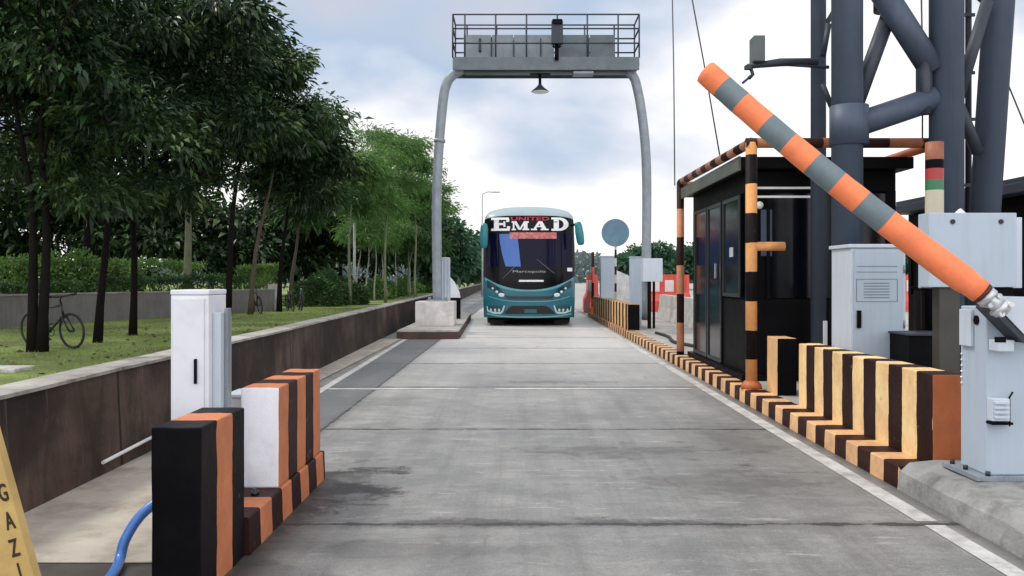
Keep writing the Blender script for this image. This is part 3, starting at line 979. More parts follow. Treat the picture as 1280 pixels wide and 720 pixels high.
BX0, BX1, BY0, BY1 = 2.68, 4.43, 9.9, 13.0
bo = thing('toll_booth', 'black glazed toll booth with flat roof inside the striped pipe frame', 'toll booth', (BX0, BY0, ISL))
booth(bo, BX0, BX1, BY0, BY1, ISL, 2.62)
b = MB().box(2.56, 4.56, 9.72, 13.22, 2.622, 2.76, 0.012)
rf = obj('roof', b, M_black, bo)
obj('fascia', MB().box(2.53, 2.558, 9.72, 13.22, 2.60, 2.765, 0.004), dirty('fascia_metal', (0.11, 0.12, 0.10), 0.5, 0.2, amount=0.5, scale=2), rf)
gl = MB().box(BX0 + 0.26, BX1 - 0.62, BY0 + 0.004, BY0 + 0.028, ISL + 0.97, 2.35)
wf = obj('window', gl, M_glass, bo)
fm = MB()
x0_, x1_ = WX(941, BY0), WX(1014, BY0)
for py in (235, 246):
    fm.box(x0_, x1_, BY0 - 0.012, BY0 + 0.003, WZ(py, BY0) - 0.013, WZ(py, BY0) + 0.013)
obj('pale_strips', fm, dirty('pale_strip_paint', (0.85, 0.87, 0.87), 0.4, amount=0.1), wf)  # two pale strips across the front window
obj('window', MB().box(BX1 - 0.55, BX1 - 0.1, BY0 + 0.004, BY0 + 0.028, ISL + 0.97, 2.35), M_glass, bo)
for x in (BX0 + 0.245, BX1 - 0.6, BX1 - 0.1):
    obj('window_frame', MB().box(x - 0.02, x + 0.02, BY0 - 0.006, BY0 + 0.003, ISL + 0.96, 2.36), M_black, bo)
obj('glass_reflection', MB().box(WX(951, BY0), WX(965, BY0), BY0 - 0.003, BY0 + 0.003, WZ(320, BY0), WZ(262, BY0)), dirty('booth_reflection_tint', (0.035, 0.045, 0.085), 0.4, amount=0.5, scale=6), wf)  # bluish panel paints a reflection on the booth glass
obj('white_dome', MB().sphere((WX(948, BY0), BY0 - 0.05, WZ(257, BY0)), 0.045), M_white_plastic, bo)  # plain white dome high on the booth front
# lane side: sliding glass doors
for ya, yb, nm in ((10.15, 11.0, 'window'), (11.1, 11.9, 'door'), (11.95, 12.8, 'door')):
    z0_ = ISL + (0.97 if nm == 'window' else 0.08)
    p_ = obj(nm, MB().box(BX0 - 0.014, BX0 + 0.026, ya, yb, z0_, 2.34), M_glass, bo)
    fm = MB()
    for y in (ya, yb - 0.045):
        fm.box(BX0 - 0.03, BX0 - 0.015, y, y + 0.045, z0_, 2.36)
    fm.box(BX0 - 0.03, BX0 - 0.015, ya + 0.046, yb - 0.046, 2.315, 2.36)
    fm.box(BX0 - 0.03, BX0 - 0.015, ya + 0.046, yb - 0.046, z0_, z0_ + 0.045)
    obj('frame', fm, dirty('anodised_frame', (0.05, 0.055, 0.06), 0.4, 0.6, amount=0.3), p_)
obj('door_handle', MB().box(BX0 - 0.06, BX0 - 0.03, 11.3, 11.34, 1.35, 1.55, 0.004), M_chrome, bo)
obj('sticker', MB().box(BX0 - 0.019, BX0 - 0.0145, 10.5, 10.68, 1.62, 1.74), plain('sticker', (0.42, 0.46, 0.46), 0.5), bo)
obj('plinth', MB().box(BX0 - 0.08, BX1 + 0.05, BY0 - 0.06, BY1 + 0.05, ISL - 0.05, ISL + 0.07, 0.01), M_black, bo)

b2 = thing('toll_booth', 'dark booth of the next lane at the right edge behind the tower leg', 'toll booth', (6.1, 10, 0.15))
booth(b2, 6.1, 7.9, 10.0, 13.2, 0.15, 2.35)
obj('roof', MB().box(5.85, 8.2, 9.7, 13.4, 2.36, 2.48, 0.01).box(5.95, 8.1, 9.8, 13.3, 2.48, 2.56, 0.01), M_tower_dk, b2)
b = MB()
for i in range(3):
    b.box(6.2 + i * 0.22, 6.33 + i * 0.22, 9.985, 9.999, 1.85, 2.2, 0.004)
obj('light_slot', b, M_white_plastic, b2)
sheet('far_lane', 4.86, 8.19, -4, 200, 0.004, M_ground)

# ------------------------------------------------------------------ lattice tower
TY = 8.5
tw = thing('lattice_tower', 'dark blue grey lattice tower of thick steel tubes rising past the top of the photo', 'tower', (3.8, 8.9, ISL))
def T(px, py, Y=TY):
    return P(px, py, Y)
zt = 12.0
b = MB().tube([(3.31, TY, ISL), (3.31, TY, zt)], 0.153, 24)
b.tube([(3.33, TY, T(0, 182).z), (3.33, TY, T(0, 133).z)], 0.19, 24)
b.tube([(3.31, TY, ISL), (3.31, TY, ISL + 0.03)], 0.3, 24)
obj('leg', b, M_tower, tw)
b = MB().tube([(4.315, TY, ISL), (4.315, TY, zt)], 0.163, 24)
b.tube([(4.315, TY, ISL), (4.315, TY, ISL + 0.03)], 0.3, 24)
obj('leg', b, M_tower, tw)
obj('leg', MB().tube([(3.41, 9.6, ISL), (3.41, 9.6, zt)], 0.085, 20), M_tower, tw)
a0, a1 = P(1231, 265, 8.9), P(1249, 0, 8.9)
k_ = (a1 - a0) / (a1.z - a0.z)
obj('leg', MB().tube([a0 + k_ * (ISL - a0.z), a0 + k_ * (zt - a0.z)], 0.15, 22), M_tower, tw)
br = []
def brace(p0, p1, r, mat=None):
    obj('brace', MB().tube([p0, p1], r, 16), mat or M_tower_dk, tw)
brace(T(1114, 10, 8.62), T(1066, 142, 8.62), 0.078)
brace(T(1103, -10), T(1166, 88), 0.125, M_tower)
brace(T(1168, 123), T(1050, 163), 0.125, M_tower)
brace(T(1110, 14, 8.6), T(1110, -90, 8.6), 0.14)
obj('gusset', MB().tube([T(1157, 143, 8.45), T(1157, 78, 8.45)], 0.058, 14).box(4.02, 4.18, TY - 0.04, TY + 0.04, T(0, 140).z, T(0, 82).z, 0.006), M_tower_dk, tw)
brace(P(1234, 2, 8.7), P(1198, 122, 8.7), 0.06)
brace(P(1197, 130, 8.7), P(1222, 190, 8.8), 0.062)
brace(P(1240, 14, 9.4), P(1214, -10, 9.4), 0.02)
brace(P(1036, 30, 9.2), P(1029, 70, 9.2), 0.03)
brace(P(1028, 105, 9.2), P(1040, 135, 9.2), 0.03)
brace(P(1020, 52, 9.6), P(1046, 8, 9.6), 0.03)
obj('conduit', MB().tube([P(1210.5, 300, 9.3), P(1210.5, -200, 9.3)], 0.033, 12), M_tower_dk, tw)
obj('conduit', MB().tube([P(1202.5, 300, 9.3), P(1202.5, -200, 9.3)], 0.02, 10), M_tower_dk, tw)
b = MB()
for py in (20, 92, 150, 232):
    b.box(WX(1198, 9.3), WX(1216, 9.3), 9.25, 9.27, WZ(py + 2, 9.3), WZ(py - 2, 9.3))
obj('clamp', b, M_tower, tw)
# floodlight arm
AY = 9.3
fl = thing('floodlight', 'small grey box on a thin arm sticking out left of the tower', 'floodlight', P(1020, 78, AY))
obj('arm', MB().tube([P(1022, 77, AY), P(975, 78, AY), P(934, 83, AY)], [0.04, 0.045, 0.028], 10).tube([P(1036, 84, AY), P(975, 80, AY)], 0.02, 8), M_tower_dk, fl)
obj('housing', MB().box(WX(939.5, AY), WX(953.5, AY), AY - 0.1, AY + 0.1, WZ(79, AY), WZ(47, AY), 0.01), dirty('floodlight_grey', (0.10, 0.12, 0.12), 0.5), fl)
obj('bracket', MB().tube([P(938, 84, AY), P(941, 93, AY), P(936, 98, AY)], 0.022, 8).tube([P(941, 93, AY), P(928, 104, AY)], 0.014, 8).box(WX(931, AY), WX(939, AY), AY - 0.03, AY + 0.03, WZ(87, AY), WZ(82, AY)), M_tower_dk, fl)

# guy wires
M_wire = plain('wire_steel', (0.05, 0.055, 0.06), 0.5, 0.3)
for lab, p0, p1 in (('thin wire rising straight up behind the far striped post', P(843.5, 232, 13.4), P(839.3, -60, 13.4)),
                    ('thin wire slanting up to the left from the booth roof', P(900, 196, 11.0), P(857, -45, 11.0)),
                    ('thin wire hanging between the two front tower legs', P(1153, 182, 9.2), P(1151, -40, 9.2)),
                    ('thin wire slanting down at the right edge beyond the tower', P(1257, 98, 9.0), P(1310, 230, 9.0))):
    tag(obj('guy_wire', MB().tube([p0, (p0 + p1) / 2 + Vector((0.01, 0, -0.01)), p1], 0.0095, 6), M_wire), lab, 'wire', 'wires by the toll booth')

# ------------------------------------------------------------------ roadside cabinets on the right island
cb = thing('electrical_cabinet', 'pale blue grey cabinet with slotted door behind the long striped wall', 'cabinet', (3.0, 7.6, ISL))
cx0, cx1, cy0, cy1 = WX(1063, 7.6), WX(1132, 7.6), 7.6, 8.06
obj('body', MB().box(cx0, cx1, cy0, cy1, ISL + 0.06, 1.625, 0.008), M_cab_pale, cb)
obj('base', MB().box(cx0 - 0.01, cx1 + 0.01, cy0 - 0.01, cy1 + 0.01, ISL - 0.01, ISL + 0.058), M_black, cb)
obj('lid', MB().box(cx0 - 0.02, cx1 + 0.02, cy0 - 0.025, cy1 + 0.02, 1.627, 1.66, 0.006), M_cab_pale, cb)
dr = obj('door', MB().box(cx0 + 0.03, cx1 - 0.025, cy0 - 0.014, cy0 - 0.001, ISL + 0.1, 1.60, 0.004), M_cab, cb)
b = MB()
zz = lambda py: WZ(py, 7.58)
xx = lambda px: WX(px, 7.58)
for py in (333, 340):
    b.box(xx(1071), xx(1122), cy0 - 0.0165, cy0 - 0.0145, zz(py) - 0.003, zz(py) + 0.003)
for py in (349, 377):
    b.box(xx(1071), xx(1122), cy0 - 0.0165, cy0 - 0.0145, zz(py) - 0.003, zz(py) + 0.003)
for px in (1071, 1122):
    b.box(xx(px) - 0.003, xx(px) + 0.003, cy0 - 0.0165, cy0 - 0.0145, zz(377), zz(349))
for i in range(6):
    py = 354 + i * 3.6
    b.box(xx(1080), xx(1112), cy0 - 0.0165, cy0 - 0.0145, zz(py) - 0.004, zz(py) + 0.004)
obj('vent', b, dirty('vent_shade', (0.16, 0.20, 0.24), 0.5), dr)
obj('handle', MB().box(xx(1071), xx(1076), cy0 - 0.04, cy0 - 0.014, zz(410), zz(388), 0.005), M_black, dr)
mp_ = tag(obj('marker_post', MB().box(WX(1029, 8.9), WX(1033.5, 8.9), 8.88, 8.91, ISL, WZ(401, 8.9), 0.004), M_white_plastic), 'short thin white post beside the pale grey cabinet', 'post')

for zq in (0.42, 0.9, 1.4):
    obj('hinge', MB().tube([(cx1 - 0.018, cy0 - 0.016, zq), (cx1 - 0.018, cy0 - 0.016, zq + 0.07)], 0.009, 8), M_steel, dr)

# boom barrier
bc = thing('boom_barrier', 'blue grey boom barrier cabinet raising an orange and grey striped arm', 'boom barrier', (2.85, 5.0, 0.2))
fx0, fx1, fy0, fy1 = 2.665, 3.02, 4.80, 5.08
obj('base_plate', MB().box(fx0 - 0.07, fx1 + 0.06, fy0 - 0.03, fy1 + 0.09, 0.196, 0.225, 0.004), M_steel, bc)
for (x, y) in ((fx0 - 0.04, 4.95), (fx0 - 0.04, 5.1), (fx0 + 0.0, 4.785)):
    obj('bolt', MB().cyl((x, y), 0.014, 0.225, 0.25, 8), M_bolt, bc)
zt_ = WZ(384, 4.8)
prf = [(fx0, 0.226), (fx1, 0.226), (fx1, zt_ - 0.02), (fx0 + 0.02, zt_ + 0.0), (fx0, zt_ - 0.02)]
b = MB().box(fx0, fx1, fy0, fy1, 0.226, zt_, 0.008)
obj('housing', b, M_cab, bc)
b = MB().box(fx0 - 0.02, fx0 - 0.001, 4.93, 5.06, 0.95, zt_ - 0.02, 0.003)
obj('side_panel', b, M_cab_pale, bc)
for i in range(6):
    obj('rivet', MB().sphere((fx0 - 0.002, 5.065, 0.72 + i * 0.035), 0.008, 0, (1, 1, 1), 8), M_chrome, bc)
obj('lock', MB().tube([(fx0 - 0.006, 4.9, WZ(400, 4.9)), (fx0 - 0.001, 4.9, WZ(400, 4.9))], 0.028, 16), M_black, bc)
b = MB().box(WX(1238, 4.78), WX(1258, 4.78), 4.70, 4.799, WZ(438, 4.78), WZ(424, 4.78), 0.005)
rd = obj('reader', b, M_cab_pale, bc)
obj('reader_eye', MB().box(WX(1243, 4.7), WX(1257, 4.7), 4.693, 4.701, WZ(428, 4.7), WZ(421, 4.7), 0.003), M_black, rd)
obj('reader_eye', MB().box(WX(1260, 4.76), WX(1266, 4.76), 4.74, 4.8, WZ(438, 4.76), WZ(428, 4.76), 0.003), M_black, rd)
b = MB().box(WX(1238, 4.76), WX(1260, 4.76), 4.74, 4.799, WZ(526, 4.76), WZ(498, 4.76), 0.005)
for i in range(4):
    py = 503 + i * 6
    b.box(WX(1242, 4.74), WX(1260, 4.74), 4.72, 4.741, WZ(py + 1.6, 4.74), WZ(py - 1.6, 4.74), 0.002)
vt = obj('vent', b, M_cab_pale, bc)
obj('vent_frame', MB().box(WX(1236, 4.77), WX(1262, 4.77), 4.735, 4.8, WZ(530, 4.77), WZ(527, 4.77)).tube([P(1261, 498, 4.75), P(1266, 490, 4.75)], 0.005, 6).tube([P(1262, 498, 4.75), P(1262, 533, 4.75)], 0.005, 6), M_black, vt)
# slanted drive cover and arm clamp at the front
ol = [(WX(1233, 4.72), WZ(376, 4.72)), (WX(1243, 4.72), WZ(370, 4.72)), (fx1, WZ(372, 4.72)), (fx1, WZ(424, 4.72)), (WX(1277, 4.72), WZ(422, 4.72))]
obj('drive_cover', MB().prism(ol, 4.66, 4.798), M_cab_pale, bc)
ol = [(WX(1233, 4.7), WZ(377.5, 4.7)), (WX(1277, 4.7), WZ(423.5, 4.7)), (WX(1274, 4.7), WZ(428, 4.7)), (WX(1231, 4.7), WZ(385, 4.7))]
obj('cover_lip', MB().prism(ol, 4.655, 4.796), M_tower_dk, bc)
pv, tp = P(1226, 365, 4.58), P(882, 90, 5.0)
ax = (tp - pv)
Lb = ax.length
ax.normalize()
up_ = Vector((0, 0, 1)) - ax * ax.z
clamp = MB()
def along(t):
    return pv + ax * (t * Lb) - up_ * (0.035 * 4 * max(0.0, t) * max(0.0, 1 - t))
clamp.tube([along(-0.085), along(0.02)], 0.04, 12)
clamp.tube([along(-0.03), along(-0.012)], 0.058, 12).tube([along(-0.075), along(-0.058)], 0.056, 12)
q = along(-0.035)
for s_ in (-1, 1):
    clamp.tube([q + up_ * 0.045 * s_ + Vector((0, -0.04, 0)), q + up_ * 0.045 * s_ + Vector((0, 0.05, 0))], 0.014, 8)
    q2 = along(-0.07)
    clamp.tube([q2 + up_ * 0.045 * s_ + Vector((0, -0.05, 0)), q2 + up_ * 0.045 * s_ + Vector((0, 0.05, 0))], 0.016, 8)
obj('clamp', clamp, dirty('clamp_metal', (0.6, 0.62, 0.64), 0.35, 0.5, dirt=(0.1, 0.1, 0.1), amount=0.5, scale=12), bc)
M_boom_o = dirty('boom_orange', (0.97, 0.235, 0.09), 0.6, dirt=(0.62, 0.17, 0.09), amount=0.5, scale=7, var=0.1, bumps=0.25)
M_boom_g = dirty('boom_grey', (0.145, 0.19, 0.21), 0.5, dirt=(0.1, 0.12, 0.13), amount=0.5, scale=5, var=0.12, bumps=0.2)
cut = [0, 142, 182, 221, 262, 303, 343, 387, 421, 452]           # stripe edges from pivot, in photo pixels
pts, mis, rad = [], [], []
TT = 452.0
for i in range(len(cut) - 1):
    n_ = max(3, int((cut[i + 1] - cut[i]) / 12))
    for k in range(n_):
        t = (cut[i] + (cut[i + 1] - cut[i]) * k / n_) / TT
        pts.append(along(t))
        mis.append(i % 2)
        rad.append((0.071 if t > 0.03 else 0.06) + 0.005 * (1 - t) + random.uniform(-0.0012, 0.0012))
pts += [along(1.0), along(1.004), along(1.006)]
rad += [0.071, 0.06, 0.02]
mis += [0, 0]
b = MB().tube(pts, rad, 22, True, mis=mis)
obj('arm', b, [M_boom_o, M_boom_g], bc)
obj('arm_collar', MB().tube([along(-0.010), along(-0.001)], 0.062, 20), dirty('collar_maroon', (0.10, 0.015, 0.012), 0.6), bc)

# rear of a lane signal box beside the boom cabinet
sb = thing('signal_box', 'large flat grey metal box with two dark bolts raised behind the boom arm', 'signal box', (3.4, 6.4, ISL))
SY = 6.3
obj('housing', MB().box(WX(1161, SY), WX(1271, SY), SY, SY + 0.17, WZ(359, SY), WZ(266, SY), 0.006), M_cab, sb)
obj('rear_flange', MB().box(WX(1148.5, SY + .2), WX(1275, SY + .2), SY + 0.172, SY + 0.21, WZ(360, SY + .2), WZ(272, SY + .2), 0.004), M_cab_pale, sb)
for px in (1191, 1251.5):
    obj('bolt', MB().tube([P(px, 277, SY - 0.012), P(px, 277, SY + 0.004)], 0.018, 14), M_bolt, sb)
b = MB().prism([(WX(1199, SY), WZ(265.6, SY)), (WX(1211, SY), WZ(265.6, SY)), (WX(1205, SY), WZ(260, SY))], SY + 0.04, SY + 0.07)
obj('lifting_tab', b, M_white_plastic, sb)
obj('post', MB().box(WX(1170, SY + .1), WX(1196, SY + .1), SY + 0.05, SY + 0.16, ISL, WZ(360, SY) + 0.005, 0.006), dirty('olive_post', (0.035, 0.033, 0.028), 0.45, dirt=(0.07, 0.06, 0.05), amount=0.5), sb)
obj('post', MB().box(WX(1240, SY + .1), WX(1262, SY + .1), SY + 0.05, SY + 0.16, ISL, WZ(360, SY) + 0.005, 0.006), M_black, sb)
lk = thing('equipment_locker', 'low black steel locker between the pale cabinet and the signal box post', 'locker', (3.5, 7.2, ISL))
obj('body', MB().box(WX(1137, 7.2), WX(1215, 7.2), 7.2, 7.6, ISL, WZ(420, 7.2), 0.008), M_black, lk)
obj('lid', MB().box(WX(1135, 7.2), WX(1217, 7.2), 7.18, 7.62, WZ(420, 7.2) + 0.002, WZ(417, 7.2), 0.004), M_tower_dk, lk)
kp = thing('control_pillar', 'narrow dark brown pillar standing behind the black locker', 'pillar', (WX(1155, 7.9), 7.9, ISL))
obj('post', MB().box(WX(1148, 7.9), WX(1164, 7.9), 7.85, 8.0, ISL, WZ(361, 7.9), 0.006), dirty('brown_steel', (0.03, 0.022, 0.02), 0.4), kp)
obj('cap', MB().box(WX(1146, 7.9), WX(1166, 7.9), 7.83, 8.02, WZ(361, 7.9) + .002, WZ(358, 7.9), 0.004), M_black, kp)

# ------------------------------------------------------------------ far right clutter by the gantry's right leg
c_ = thing('meter_box', 'pale grey box on a dark post at the foot of the right gantry leg', 'box', (WX(815, 20.2), 20.2, ISL))
obj('body', MB().box(WX(803, 20.2), WX(827.5, 20.2), 20.1, 20.4, WZ(352, 20.2), WZ(323, 20.2), 0.012), M_cab_pale, c_)
obj('post', MB().box(WX(810, 20.2), WX(814, 20.2), 20.2, 20.3, ISL, WZ(352, 20.2), 0.004).box(WX(816.5, 20.2), WX(819, 20.2), 20.2, 20.3, ISL, WZ(352, 20.2), 0.004), M_black, c_)
c_ = thing('equipment_cabinet', 'tall narrow grey cabinet left of the pale meter box', 'cabinet', (WX(795, 21.3), 21.3, ISL))
obj('body', MB().box(WX(788, 21.3), WX(802, 21.3), 21.3, 21.55, ISL, WZ(322, 21.3), 0.012), M_cab, c_)
obj('lid', MB().box(WX(787.3, 21.3), WX(802.7, 21.3), 21.28, 21.57, WZ(322, 21.3) + .002, WZ(320.8, 21.3), 0.008), M_cab_pale, c_)
c_ = thing('equipment_cabinet', 'tall grey cabinet rising behind the far striped wall left of the round sign', 'cabinet', (WX(760, 26), 26, ISL))
obj('body', MB().box(WX(751, 26), WX(768, 26), 26, 26.4, ISL, WZ(321, 26), 0.012), M_cab, c_)
obj('lid', MB().box(WX(750.5, 26), WX(768.5, 26), 25.98, 26.42, WZ(321, 26) + .002, WZ(319.5, 26), 0.01), M_cab_pale, c_)
c_ = thing('road_sign', 'round blue grey sign disc on a black and white striped post', 'sign', (WX(769.5, 24), 24, ISL))
cz = WZ(291, 24)
obj('disc', MB().tube([(WX(769, 24), 23.93, cz), (WX(769, 24), 23.96, cz)], 0.38, 32), dirty('sign_back', (0.10, 0.20, 0.27), 0.45, 0.2, dirt=(0.2, 0.28, 0.33), amount=0.5, scale=2.5), c_)
obj('rim', MB().torus((WX(769, 24), 23.945, cz), 0.385, 0.014, 'Y', 36), M_steel, c_)
obj('post', MB().tube([(WX(769.5, 24), 24.0, ISL), (WX(769.5, 24), 24.0, cz + 0.3)], 0.032, 10), stripes('sign_post_stripes', 2, 0.24, 0.1, (0.5, 0.5, 0.5), DARK, wear=0.2), c_)
c_ = thing('bollard', 'thin black and red striped post at the far end of the kerb beside the bus', 'post', (WX(741, 29.2), 29.2, ISL))
obj('post', MB().tube([(WX(741, 29.2), 29.2, ISL), (WX(741, 29.2), 29.2, WZ(315, 29.2))], 0.05, 12), stripes('thin_post_stripes', 2, 0.55, 0.5, DARK, (0.40, 0.07, 0.05), wear=0.2), c_)
obj('foot', MB().box(WX(737, 29.2), WX(745, 29.2), 29.05, 29.35, ISL - 0.003, ISL + 0.2, 0.02), M_orange, c_)
c_ = thing('lane_barrier', 'pale grey low concrete barrier behind the booth running towards the gantry', 'barrier', (4.3, 16, ISL))
b = MB().prism([(4.15, ISL), (4.5, ISL), (4.42, 0.5), (4.40, 0.86), (4.24, 0.86), (4.22, 0.5)], 16.5, 25.5)
obj('body', b, M_conc_pale, c_)
c_ = thing('parapet', 'white concrete parapet with a sloping top behind the sign post', 'barrier', (3.3, 28.5, 0))
b = MB().prism([(WX(766, 29), ISL), (WX(800, 29), ISL), (WX(800, 29), WZ(349, 29)), (WX(786, 29), WZ(345, 29)), (WX(768, 29), WZ(337, 29))], 28.8, 29.2)
obj('body', b, dirty('parapet_white', (0.62, 0.62, 0.62), 0.7), c_)
b = MB().tube(smooth_path([Vector((2.95, 18.2, 0.17)), Vector((3.0, 17.0, 0.17)), Vector((2.86, 15.5, 0.17)), Vector((3.1, 14.2, 0.17)), Vector((2.9, 13.2, 0.17))]), 0.035, 8)
tag(obj('cable', b, M_blackrub), 'thick black cable lying on the island behind the booth', 'cable')

# plastic barriers, one built and copied
def plastic_barrier():
    root = thing('plastic_barrier', '', 'plastic barrier', (0, 0, 0), 'red and white plastic barriers beyond the gantry')
    ol = [(-0.25, 0), (0.25, 0), (0.23, 0.3), (0.10, 0.5), (0.08, 1.0), (-0.08, 1.0), (-0.10, 0.5), (-0.23, 0.3)]
    b = MB()
    vs = [(x, y, z) for y in (-0.75, 0.75) for x, z in ol]
    k = len(ol)
    b.add(vs, [tuple(range(k)), tuple(range(2 * k - 1, k - 1, -1))] + [(i, i + k, (i + 1) % k + k, (i + 1) % k) for i in range(k)])
    obj('body', b, M_red, root)
    b = MB()
    for y in (-0.45, 0.1):
        b.box(-0.112, 0.112, y, y + 0.34, 0.55, 0.85, 0.01)
    obj('panel', b, M_redwhite, root)
    return root
pb = plastic_barrier()
spots = [(2.86, 33.0, 4, 'red plastic barrier nearest to the right side of the bus'),
         (2.95, 34.7, 3, 'second red plastic barrier in the row beside the bus'),
         (3.05, 36.4, 3, 'third red plastic barrier in the row beside the bus'),
         (3.2, 38.1, 4, 'farthest red plastic barrier in the row beside the bus'),
         (5.6, 33.0, 70, 'red plastic barrier turned sideways right of the gantry leg'),
         (6.6, 36.0, 40, 'red plastic barrier standing askew farther off right of the gantry leg'),
         (15.5, 34.0, 80, 'red plastic barrier glimpsed beside the pale grey cabinet')]
for i, (x, y, a, lab) in enumerate(spots):
    o = pb if i == 0 else copy_tree(pb)
    o.location = (x, y, 0.004)
    o.rotation_euler.z = R(a)
    o.scale = (1, 1, 1.5)
    o['label'] = lab

# ------------------------------------------------------------------ the bus
BXC, BYF = WX(661.5, 23.6), 23.6
M_teal = dirty('teal_paint', (0.014, 0.13, 0.18), 0.25, dirt=(0.05, 0.07, 0.07), amount=0.3, scale=1.5, var=0.12, bumps=0, spec=0.6)
M_teal_lt = plain('pale_teal_paint', (0.10, 0.33, 0.36), 0.3)
M_roof = dirty('pale_roof_paint', (0.34, 0.43, 0.46), 0.35, dirt=(0.3, 0.34, 0.34), amount=0.4, scale=2, var=0.06, bumps=0)
M_bglass = plain('bus_glass', (0.004, 0.004, 0.022), 0.08, 0, 0.12)
M_blue = plain('blue_reflection', (0.03, 0.13, 0.46), 0.25)
M_lamp = plain('lamp_glass', (0.6, 0.72, 0.74), 0.15)
bus = thing('bus', 'teal coach with large white letters above the windscreen coming down the lane', 'bus', (BXC, BYF, 0))
HW, HT, LEN = 1.31, 3.42, 11.0


def bx(px):
    return (px - 661.5) / 44.5


def bz(py):
    return (408 - py) / 44.5


def fy(x, z, off=0.0):
    u = min(1.0, abs(x) / HW)
    y = 0.02 + 0.10 * u ** 2 + 0.28 * u ** 8
    if z > 1.35:
        y += (z - 1.35) * 0.10
    if z > 2.9:
        y += (z - 2.9) ** 2 * 0.9
    if z < 0.75:
        y += (0.75 - z) * 0.12
    return BYF + y - off


def halfw(z):
    if z > 2.2:
        return HW - 0.035 * (z - 2.2) - 0.16 * max(0, (z - 2.95) / 0.5) ** 2
    return HW - 0.03 * max(0, 0.8 - z)


def patch(x0, x1, lo, hi, off, nx=18, nz=6, mb=None):
    mb = mb or MB()
    vs, fs = [], []
    for i in range(nx + 1):
        x = x0 + (x1 - x0) * i / nx
        a, c = lo(x), hi(x)
        for k in range(nz + 1):
            z = a + (c - a) * k / nz
            hw = halfw(z) - 0.003
            xc = max(-hw, min(hw, x))
            vs.append((BXC + xc, fy(xc, z, off), z))
    for i in range(nx):
        for k in range(nz):
            fs.append((i * (nz + 1) + k, (i + 1) * (nz + 1) + k, (i + 1) * (nz + 1) + k + 1, i * (nz + 1) + k + 1))
    mb.add(vs, fs, smooth=True)
    return mb


def on_front(mb, vs2, fs, off):
    mb.add([(BXC + x, fy(x, z, off + t), z) for x, z, t in vs2], fs)


# body shell: front face grid lofted back to the rear
rows = [0.24, 0.4, 0.7, 1.0, 1.4, 1.8, 2.2, 2.6, 2.9, 3.1, 3.22, 3.32, 3.38, 3.42]
def body_mb(z0, z1):
    mb = MB()
    zs = [z for z in rows if z0 <= z <= z1]
    nx = 24
    idx = {}
    vs, fs = [], []
    for zi, z in enumerate(zs):
        hw = halfw(z)
        cap = max(0, z - 3.1) / 0.32
        for i in range(nx + 1):
            u = -1 + 2 * i / nx
            x = u * hw
            zz_ = z - (0.12 * cap * abs(u) ** 3)
            idx[(zi, i)] = len(vs)
            vs.append((BXC + x, fy(x, z) + (0.25 * cap ** 2), zz_))
        for e, s_ in ((-1, -1), (nx + 1, 1)):
            idx[(zi, e)] = len(vs)
            vs.append((BXC + s_ * hw, BYF + LEN, z - 0.12 * cap))
    for zi in range(len(zs) - 1):
        for i in range(-1, nx + 1):
            fs.append((idx[(zi, i)], idx[(zi, i + 1)], idx[(zi + 1, i + 1)], idx[(zi + 1, i)]))
        fs.append((idx[(zi, nx + 1)], idx[(zi, -1)], idx[(zi + 1, -1)], idx[(zi + 1, nx + 1)]))
    if z1 > 3.3:
        t = len(zs) - 1
        fs.append(tuple(idx[(t, i)] for i in range(-1, nx + 2)))
    mb.add(vs, fs, smooth=True)
    return mb


obj('body', body_mb(0, 2.95), M_teal, bus)
obj('roof', body_mb(2.85, 9), M_roof, bus)
smile = lambda x: bz(362) + (bz(346) - bz(362)) * (abs(x) / 1.27) ** 2.2
mask = obj('black_mask', patch(-1.31, 1.31, smile, lambda x: bz(285), 0.006, 30, 10), plain('bus_black', (0.003, 0.003, 0.005), 0.2, 0, 0.15), bus)
edge = lambda x: smile(x) - 0.03 - 0.02 * abs(x)
obj('trim', patch(-1.25, 1.25, lambda x: smile(x) - 0.05 - 0.03 * abs(x), lambda x: smile(x) - 0.005, 0.010, 26, 2), M_teal_lt, bus)
obj('header', patch(-1.31, 1.31, lambda x: bz(291.5), lambda x: bz(268.5) - 0.07 * (abs(x) / 1.2) ** 4, 0.008, 24, 6), plain('header_black', (0.003, 0.005, 0.007), 0.3, 0, 0.15), bus)
ws = obj('windscreen', patch(-1.22, 1.22, lambda x: bz(333), lambda x: bz(291.2), 0.010, 24, 8), M_bglass, bus)
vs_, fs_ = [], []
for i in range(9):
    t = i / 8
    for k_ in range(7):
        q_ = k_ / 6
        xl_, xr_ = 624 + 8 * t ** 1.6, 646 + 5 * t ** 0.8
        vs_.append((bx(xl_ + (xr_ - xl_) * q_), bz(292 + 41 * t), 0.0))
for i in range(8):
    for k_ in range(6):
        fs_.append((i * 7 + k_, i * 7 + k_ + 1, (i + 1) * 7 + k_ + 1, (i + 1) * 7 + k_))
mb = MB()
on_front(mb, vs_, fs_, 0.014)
obj('windscreen_reflection', mb, M_blue, ws)  # reflection painted as a blue patch over the windscreen
obj('banner', patch(bx(637), bx(696), lambda x: bz(298), lambda x: bz(290), 0.018, 14, 2), dirty('faded_red_banner', (0.5, 0.12, 0.11), 0.5, dirt=(0.75, 0.45, 0.42), amount=0.9, scale=9), ws)
wp = MB()
for pa, pb_ in (((629, 348), (643.5, 333)), ((693, 342), (671, 324))):
    q0 = Vector((BXC + bx(pa[0]), fy(bx(pa[0]), bz(pa[1]), 0.05), bz(pa[1])))
    q1 = Vector((BXC + bx(pb_[0]), fy(bx(pb_[0]), bz(pb_[1]), 0.05), bz(pb_[1])))
    obj('wiper', MB().tube([q0, q1], 0.012, 8), dirty('wiper_grey', (0.10, 0.10, 0.13), 0.5), bus)


